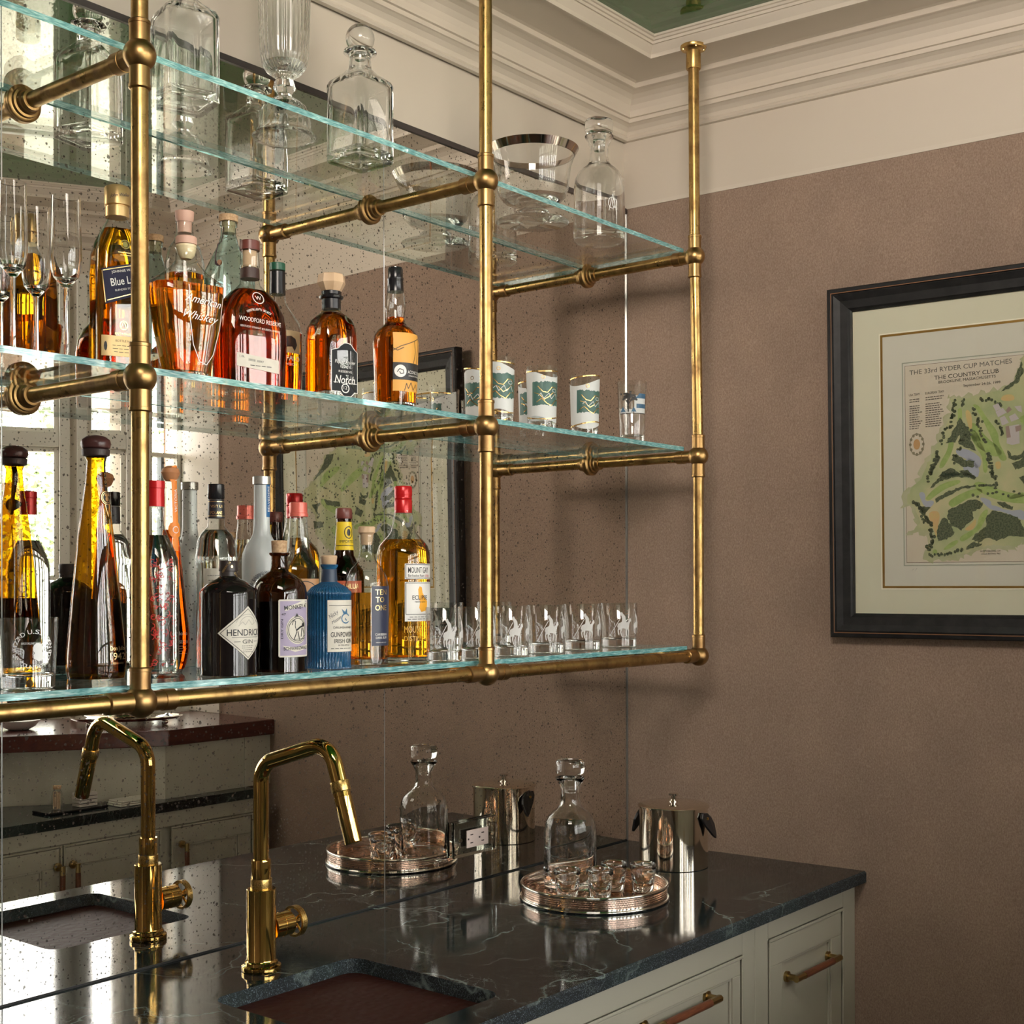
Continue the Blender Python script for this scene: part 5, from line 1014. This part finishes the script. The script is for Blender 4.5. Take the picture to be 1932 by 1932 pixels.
forest = [A([(1150, 1260), (1200, 1280), (1230, 1440), (1310, 1590), (1250, 1570), (1060, 1480), (1080, 1380)]), A([(990, 1640), (1060, 1640), (1160, 1700), (1280, 1700), (1260, 1800), (1130, 1780), (970, 1690)]), A([(800, 1918), (900, 1820), (1030, 1860), (1160, 1850), (1290, 1918)]), B([(960, 160), (1040, 190), (1080, 240), (960, 280), (820, 340), (740, 400), (700, 410), (790, 300), (860, 210)]), B([(1070, 200), (1180, 180), (1290, 270), (1270, 300), (1150, 260)]),
          B([(760, 560), (900, 470), (1060, 410), (1280, 370), (1310, 390), (1100, 430), (960, 510), (780, 600)]), B([(1180, 580), (1300, 560), (1390, 610), (1340, 680), (1250, 730), (1260, 810), (1100, 960), (980, 900), (920, 800), (940, 700), (1060, 640)]), B([(880, 800), (930, 840), (1020, 990), (920, 1080), (800, 1110), (790, 960), (820, 850)]), B([(1500, 710), (1640, 730), (1840, 790), (1920, 960), (1920, 1050), (1760, 1030), (1560, 1100), (1440, 1060), (1330, 1120), (1240, 1080), (1300, 1000), (1420, 920), (1420, 800)]),
          B([(580, 660), (700, 660), (620, 780), (560, 720)]), B([(1170, 1180), (1260, 1110), (1380, 1140), (1240, 1200), (1170, 1220)]), B([(1560, 600), (1660, 600), (1780, 660), (1760, 690), (1620, 660)]), A([(1700, 1570), (1760, 1640), (1880, 1620), (1930, 1560), (1930, 1660), (1800, 1710), (1720, 1660)]), A([(1880, 420), (1910, 560), (1840, 680), (1720, 780), (1620, 800), (1800, 640)]),
          Mz([(470, 780), (520, 770), (500, 840), (380, 960), (400, 920), (440, 860)]), Mz([(450, 1080), (560, 1100), (560, 1130), (470, 1120)]), Mz([(670, 1130), (720, 1160), (700, 1200), (660, 1180)]), Mz([(370, 1120), (430, 1100), (400, 1170)]), Mz([(380, 1230), (440, 1230), (450, 1270), (390, 1280)]), Mz([(690, 1060), (740, 1090), (730, 1120), (690, 1110)]), Mz([(900, 840), (950, 960), (920, 960), (880, 880)])]
rr_ = random.Random(11); dots = []
def row(P, n, j=.003, r0=.0036):
    for i in range(len(P)-1):
        for q in range(n): t = (q+rr_.random()*.6)/n; x = P[i][0]+(P[i+1][0]-P[i][0])*t+rr_.uniform(-j, j); z = P[i][1]+(P[i+1][1]-P[i][1])*t+rr_.uniform(-j, j); dots.append(ell(x, z, r0*rr_.uniform(.7, 1.2), r0*rr_.uniform(.7, 1.2), 7))
row(A([(1020, 930), (1000, 1080), (980, 1200)]), 7); row(A([(990, 1240), (880, 1320), (830, 1500)]), 7); row(A([(800, 1590), (750, 1720), (690, 1900)]), 9, .004); row(B([(820, 0), (740, 160), (650, 330)]), 9, .004); row(A([(1240, 1010), (1310, 1170), (1350, 1320), (1420, 1500)]), 6); row(A([(1440, 1600), (1480, 1750), (1500, 1900)]), 7); row(B([(1460, 10), (1500, 230), (1560, 300), (1560, 480)]), 6); row(A([(1330, 910), (1500, 920), (1640, 990)]), 6)
row(B([(600, 790), (620, 860)]), 4); row(B([(500, 600), (580, 690), (700, 900), (740, 1080), (660, 1230)]), 9, .004, .0045); row(B([(680, 1290), (900, 1270), (1140, 1200)]), 9, .003); row(A([(1540, 1170), (1620, 1290), (1620, 1370)]), 5); row(A([(1120, 910), (1130, 1000)]), 5); row(B([(1330, 380), (1540, 380)]), 9, .001, .003)
row(Mz([(400, 1060), (400, 1140), (420, 1200)]), 6, .004); row(Mz([(520, 980), (640, 1040), (660, 1120)]), 7, .005); row(Mz([(820, 860), (900, 960), (930, 1060)]), 7, .006); row(Mz([(560, 1200), (700, 1230), (880, 1230)]), 8, .006); row(Mz([(440, 1000), (560, 1060)]), 6, .004)
for q in range(14): x, z = pp(*( (1700, 700) )); 
plane_poly('woods', FOREST, [jag(P, .0016, 5, .004) for P in forest]+dots)
plane_poly('clubhouse', pm('map_buildings', (.48, .42, .44), .7), [A(P) for P in ([(1510, 990), (1580, 960), (1620, 1030), (1550, 1060)], [(1545, 1070), (1640, 1020), (1690, 1080), (1580, 1140)], [(1600, 1150), (1660, 1120), (1720, 1210), (1630, 1250)], [(1720, 1130), (1800, 1090), (1850, 1160), (1750, 1200)], [(1700, 1260), (1850, 1230), (1860, 1480), (1760, 1500), (1690, 1480)], [(1790, 1000), (1880, 990), (1890, 1080), (1840, 1060)])])
plane_poly('clubhouse_roofs', pm('map_roofs', (.32, .22, .20), .7), [A(P) for P in ([(1675, 1260), (1720, 1250), (1745, 1400), (1690, 1410)], [(1800, 1260), (1880, 1240), (1880, 1310), (1810, 1330)], [(1680, 1050), (1720, 1000), (1760, 1040), (1700, 1090)])])
def ptext(name, mat, items):
    LYR[0] -= .00012; mb = MB()
    for st, (u0, v0), (u1, v1), h in items:
        a, b = pp(u0, v0), pp(u1, v1); vs, fs, _ = text_tris(st, 0, 0); d = Vector((b[0]-a[0], b[1]-a[1])); L_ = d.length; d /= L_
        kz = h*.00122; out = []
        for x, y in vs: X = (x+.5)*L_; Y = y*kz/.7; out.append((a[0]+d.x*X-d.y*Y, LYR[0], a[1]+d.y*X+d.x*Y))
        mb.add(out, fs)
    return mb.build(name, mat, prt)
ptext('title_lettering', flat((.16, .15, .14), nm='grey_lettering'), [('THE 33rd RYDER CUP MATCHES', (1713, 707), (1907, 684), 8.5)])
ptext('subtitle_lettering', flat((.07, .065, .06), nm='dark_lettering'), [('THE COUNTRY CLUB', (1760, 716), (1882, 702), 7.5), ('BROOKLINE, MASSACHUSETTS', (1768, 723), (1876, 711), 5), ('September 24-26, 1999', (1815, 729), (1885, 722), 4.5), ('USA TEAM', (1712, 747), (1732, 744.5), 4.2), ('EUROPEAN TEAM', (1743, 743.5), (1778, 739.5), 4.2), ('SLOPE RATING 139', (1847, 1041.5), (1885, 1040.5), 3), ('USGA RATING 74.0', (1849, 1046.5), (1885, 1045.5), 3)])
LYR[0] -= .0001; mb = MB(); r_ = random.Random(5)
for c, (ua, ub) in enumerate(((1713, 1738), (1743.5, 1778))):
    for q in range(13):
        v = 755+q*4.25 - c*4.5 + (4 if q > 1 else 0); x = ua; end = ub-r_.random()*9
        while x < end:
            x2 = min(end, x+r_.uniform(3, 6)); a, b = pp(x, v-.12*(x-ua)), pp(x2, v-.12*(x2-ua)); mb.add([(a[0], LYR[0], a[1]), (b[0], LYR[0], b[1]), (b[0], LYR[0], b[1]+.0022), (a[0], LYR[0], a[1]+.0022)], [(0, 1, 2, 3)]); x = x2+1
mb.build('team_lists', flat((.20, .17, .15), nm='list_ink'), prt)
c0 = pp(1727, 838)
plane_poly('club_crest', flat((.22, .19, .13), nm='crest_ink'), [ell(c0[0], c0[1], .0165, .025, 26)]); plane_poly('crest_field', prt.data.materials[0], [ell(c0[0], c0[1], .0148, .0228, 26)]); plane_poly('crest_ornament', flat((.22, .19, .13), nm='crest_ink2'), [ell(c0[0]+.0148*math.cos(a_*.5236), c0[1]+.0225*math.sin(a_*.5236), .0032, .0036, 8) for a_ in range(12)]); plane_poly('crest_shield', pm('crest_gold', (.50, .28, .12), .5), [ell(c0[0], c0[1], .0078, .012, 16)])
s0 = pp(1716, 1078); LYR[0] = .0110
plane_poly('pencil_signature', flat((.25, .24, .22), nm='pencil'), [[(s0[0], s0[1]), (s0[0]+.006, s0[1]+.006), (s0[0]+.0068, s0[1]+.0055)], [(s0[0]+.008, s0[1]), (s0[0]+.013, s0[1]+.007), (s0[0]+.0138, s0[1]+.0066)]], pic)
mb = MB(); mb.box(.054, PW-.054, .0035, .0055, .054, PH-.054); mb.build('glazing', thin('picture_glass', (.97, .98, .97), .010), pic)
# ------------------------------------------------------------------ opposite side, seen in the mirror
ly0, ly1 = 1.082, 1.132
LP = [(xw(-1.483)-.0006, -1.483), (-.358, -1.483), (-1.65, -2.229), (-1.68, -2.83), (-.150, -1.955), (xw(-1.95)-.0066, -1.95), (xw(-1.785)-.0066, -1.785), (xw(-1.785)-.0006, -1.785)]
e = empty('mahogany_ledge', (0, 0, 0), 'dark mahogany window ledge with a canted front, seen in the mirror below the bright windows', 'ledge')
MB().prism(LP, ly0, ly1).build('ledge_board', MAHOG, e, bevel=.003)
e = empty('ledge_panel', (0, 0, 0), 'cream panelled apron under the mahogany ledge, seen in the mirror', 'panel')
mb = MB(); mb.prism([(xw(-1.507)-.0006, -1.507), (-.355, -1.507), (-1.55, -2.31), (-1.60, -2.42), (-.34, -1.60), (xw(-1.56)-.0006, -1.56)], .9145, ly0-.0005); mb.box(-.040, -.034, -1.507, -1.504, .9145, ly0-.001); mb.build('apron', CAB, e)
e = empty('opposite_countertop', (0, 0, 0), 'black veined stone counter opposite the mirror, seen only in its reflection', 'countertop')
MB().prism([(-.030, -1.452), (-1.5, -1.452), (-1.5, -2.262), (-.356, -1.5055), (-.030, -1.5055)], .884, .914).build('stone_slab', STONE, e)
e = empty('opposite_cabinet', (0, 0, 0), 'cream cabinet with three doors opposite the mirror, seen only in its reflection', 'cabinet')
carcass(e, -1.48, -.001, -1.44, -.034, .14, .835, -1.4685, -1.53)
for j, (a, b, hx) in enumerate(((-.362, -.036, -.328), (-.738, -.400, -.712), (-1.08, -.742, -.762), (-1.43, -1.09, -1.40))):
    o = shaker(e, 'door', a, b, .142, .833, -1.4685, .055, -1)
    h = MB()
    for sg in (0, -1): h.axis((hx, -1.4685+.008, .775+sg*.17), (0, 1, 0), [(0, .012), (.006, .012), (.007, .006), (.028, .006)], seg=16)
    for sg in (0, -1): h.cyl((hx, -1.4325, .781+sg*.182), (hx, -1.4325, .755+sg*.13), .0075, 8)
    o2 = h.build('handle', HANDLEB, o, smooth=35); MB().cyl((hx, -1.4325, .755), (hx, -1.4325, .625), .0078, 16).build('wooden_grip', WALNUT, o2, smooth=40)
# items on it
e = empty('match_jar', (-.700, -1.560, .9222), 'small glass jar of matches with cork lid, on the dark dish', 'jar')
MB().loft([(.0002, .0155), (.05, .0155), (.055, .011), (.062, .011)], seg=24).build('jar_glass', CLEARW, e, smooth=40)
mb = MB()
for i in range(16): a = 2.4*i; r_ = .003+.0006*i; mb.box(r_*math.cos(a)-.001, r_*math.cos(a)+.001, r_*math.sin(a)-.001, r_*math.sin(a)+.001, .002, .052)
mb.build('matches', PALEWOOD, e); MB().loft([(.060, .0105), (.066, .012), (.070, .012)], seg=20).build('cork_lid', CORK, e)
e = empty('dark_dish', (-.655, -1.560, .9144), 'small dark rectangular dish on the opposite stone counter, seen in the mirror', 'dish'); MB().box(-.10, .10, -.045, .045, 0, .007).build('dish', pm('dark_dish', (.02, .02, .025), .2), e, bevel=.002)
e = empty('stacked_coaster_set', (-.610, -1.555, .9218), 'little stack of pale coasters in a holder on the dark dish, seen in the mirror', 'coasters')
mb = MB()
for i in range(4): mb.box(-.030, .030, -.02, .02, .001+i*.0105, .009+i*.0105)
mb.build('coasters', pm('coaster', (.55, .50, .45), .6), e)
e = empty('folded_napkins', (-.475, -1.515, .9144), 'flat stack of pale folded cocktail napkins on the opposite counter, seen in the mirror', 'napkins'); mb = MB()
for i in range(3): mb.box(-.062+i*.003, .062-i*.002, -.035, .035, .0002+i*.006, .0055+i*.006)
mb.build('napkin_stack', PAPER, e, bevel=.002)
e = empty('silver_footed_tray', (-.33, -1.745, ly1+.0004), 'oval silver footed tray on the mahogany ledge, seen in the mirror', 'tray')
Me = Matrix.Rotation(math.radians(32), 4, 'Z')
MB().loft([(.014, .15, .08), (.017, .170, .09), (.024, .178, .096), (.026, .170, .090), (.018, .145, .076)], seg=56, M=Me).build('tray_dish', SILVER, e, smooth=40)
for a, b in ((.12, .05), (-.12, .05), (.12, -.05), (-.12, -.05)): p = Me@Vector((a, b, .0075)); MB().axis(p, (0, 0, 1), sphere_rings(.0075, 0, 8), seg=14).build('foot', SILVER, e, smooth=60)
e = empty('white_bowl', (-.64, -1.87, ly1+.0004), 'small white bowl on the mahogany ledge left of the silver tray, seen in the mirror', 'bowl')
MB().loft([(.0002, .03), (.01, .05), (.03, .065), (.031, .06), (.012, .03)], seg=32).build('bowl', WHITE, e, smooth=50)
e = empty('silver_wine_cooler', (-.33, -1.745, ly1+.0204), 'low round silver dish standing on the oval tray, seen in the mirror', 'dish')
MB().loft([(.0002, .05), (.012, .075), (.035, .082), (.038, .08), (.016, .06)], seg=40).build('dish', SILVER, e, smooth=50)
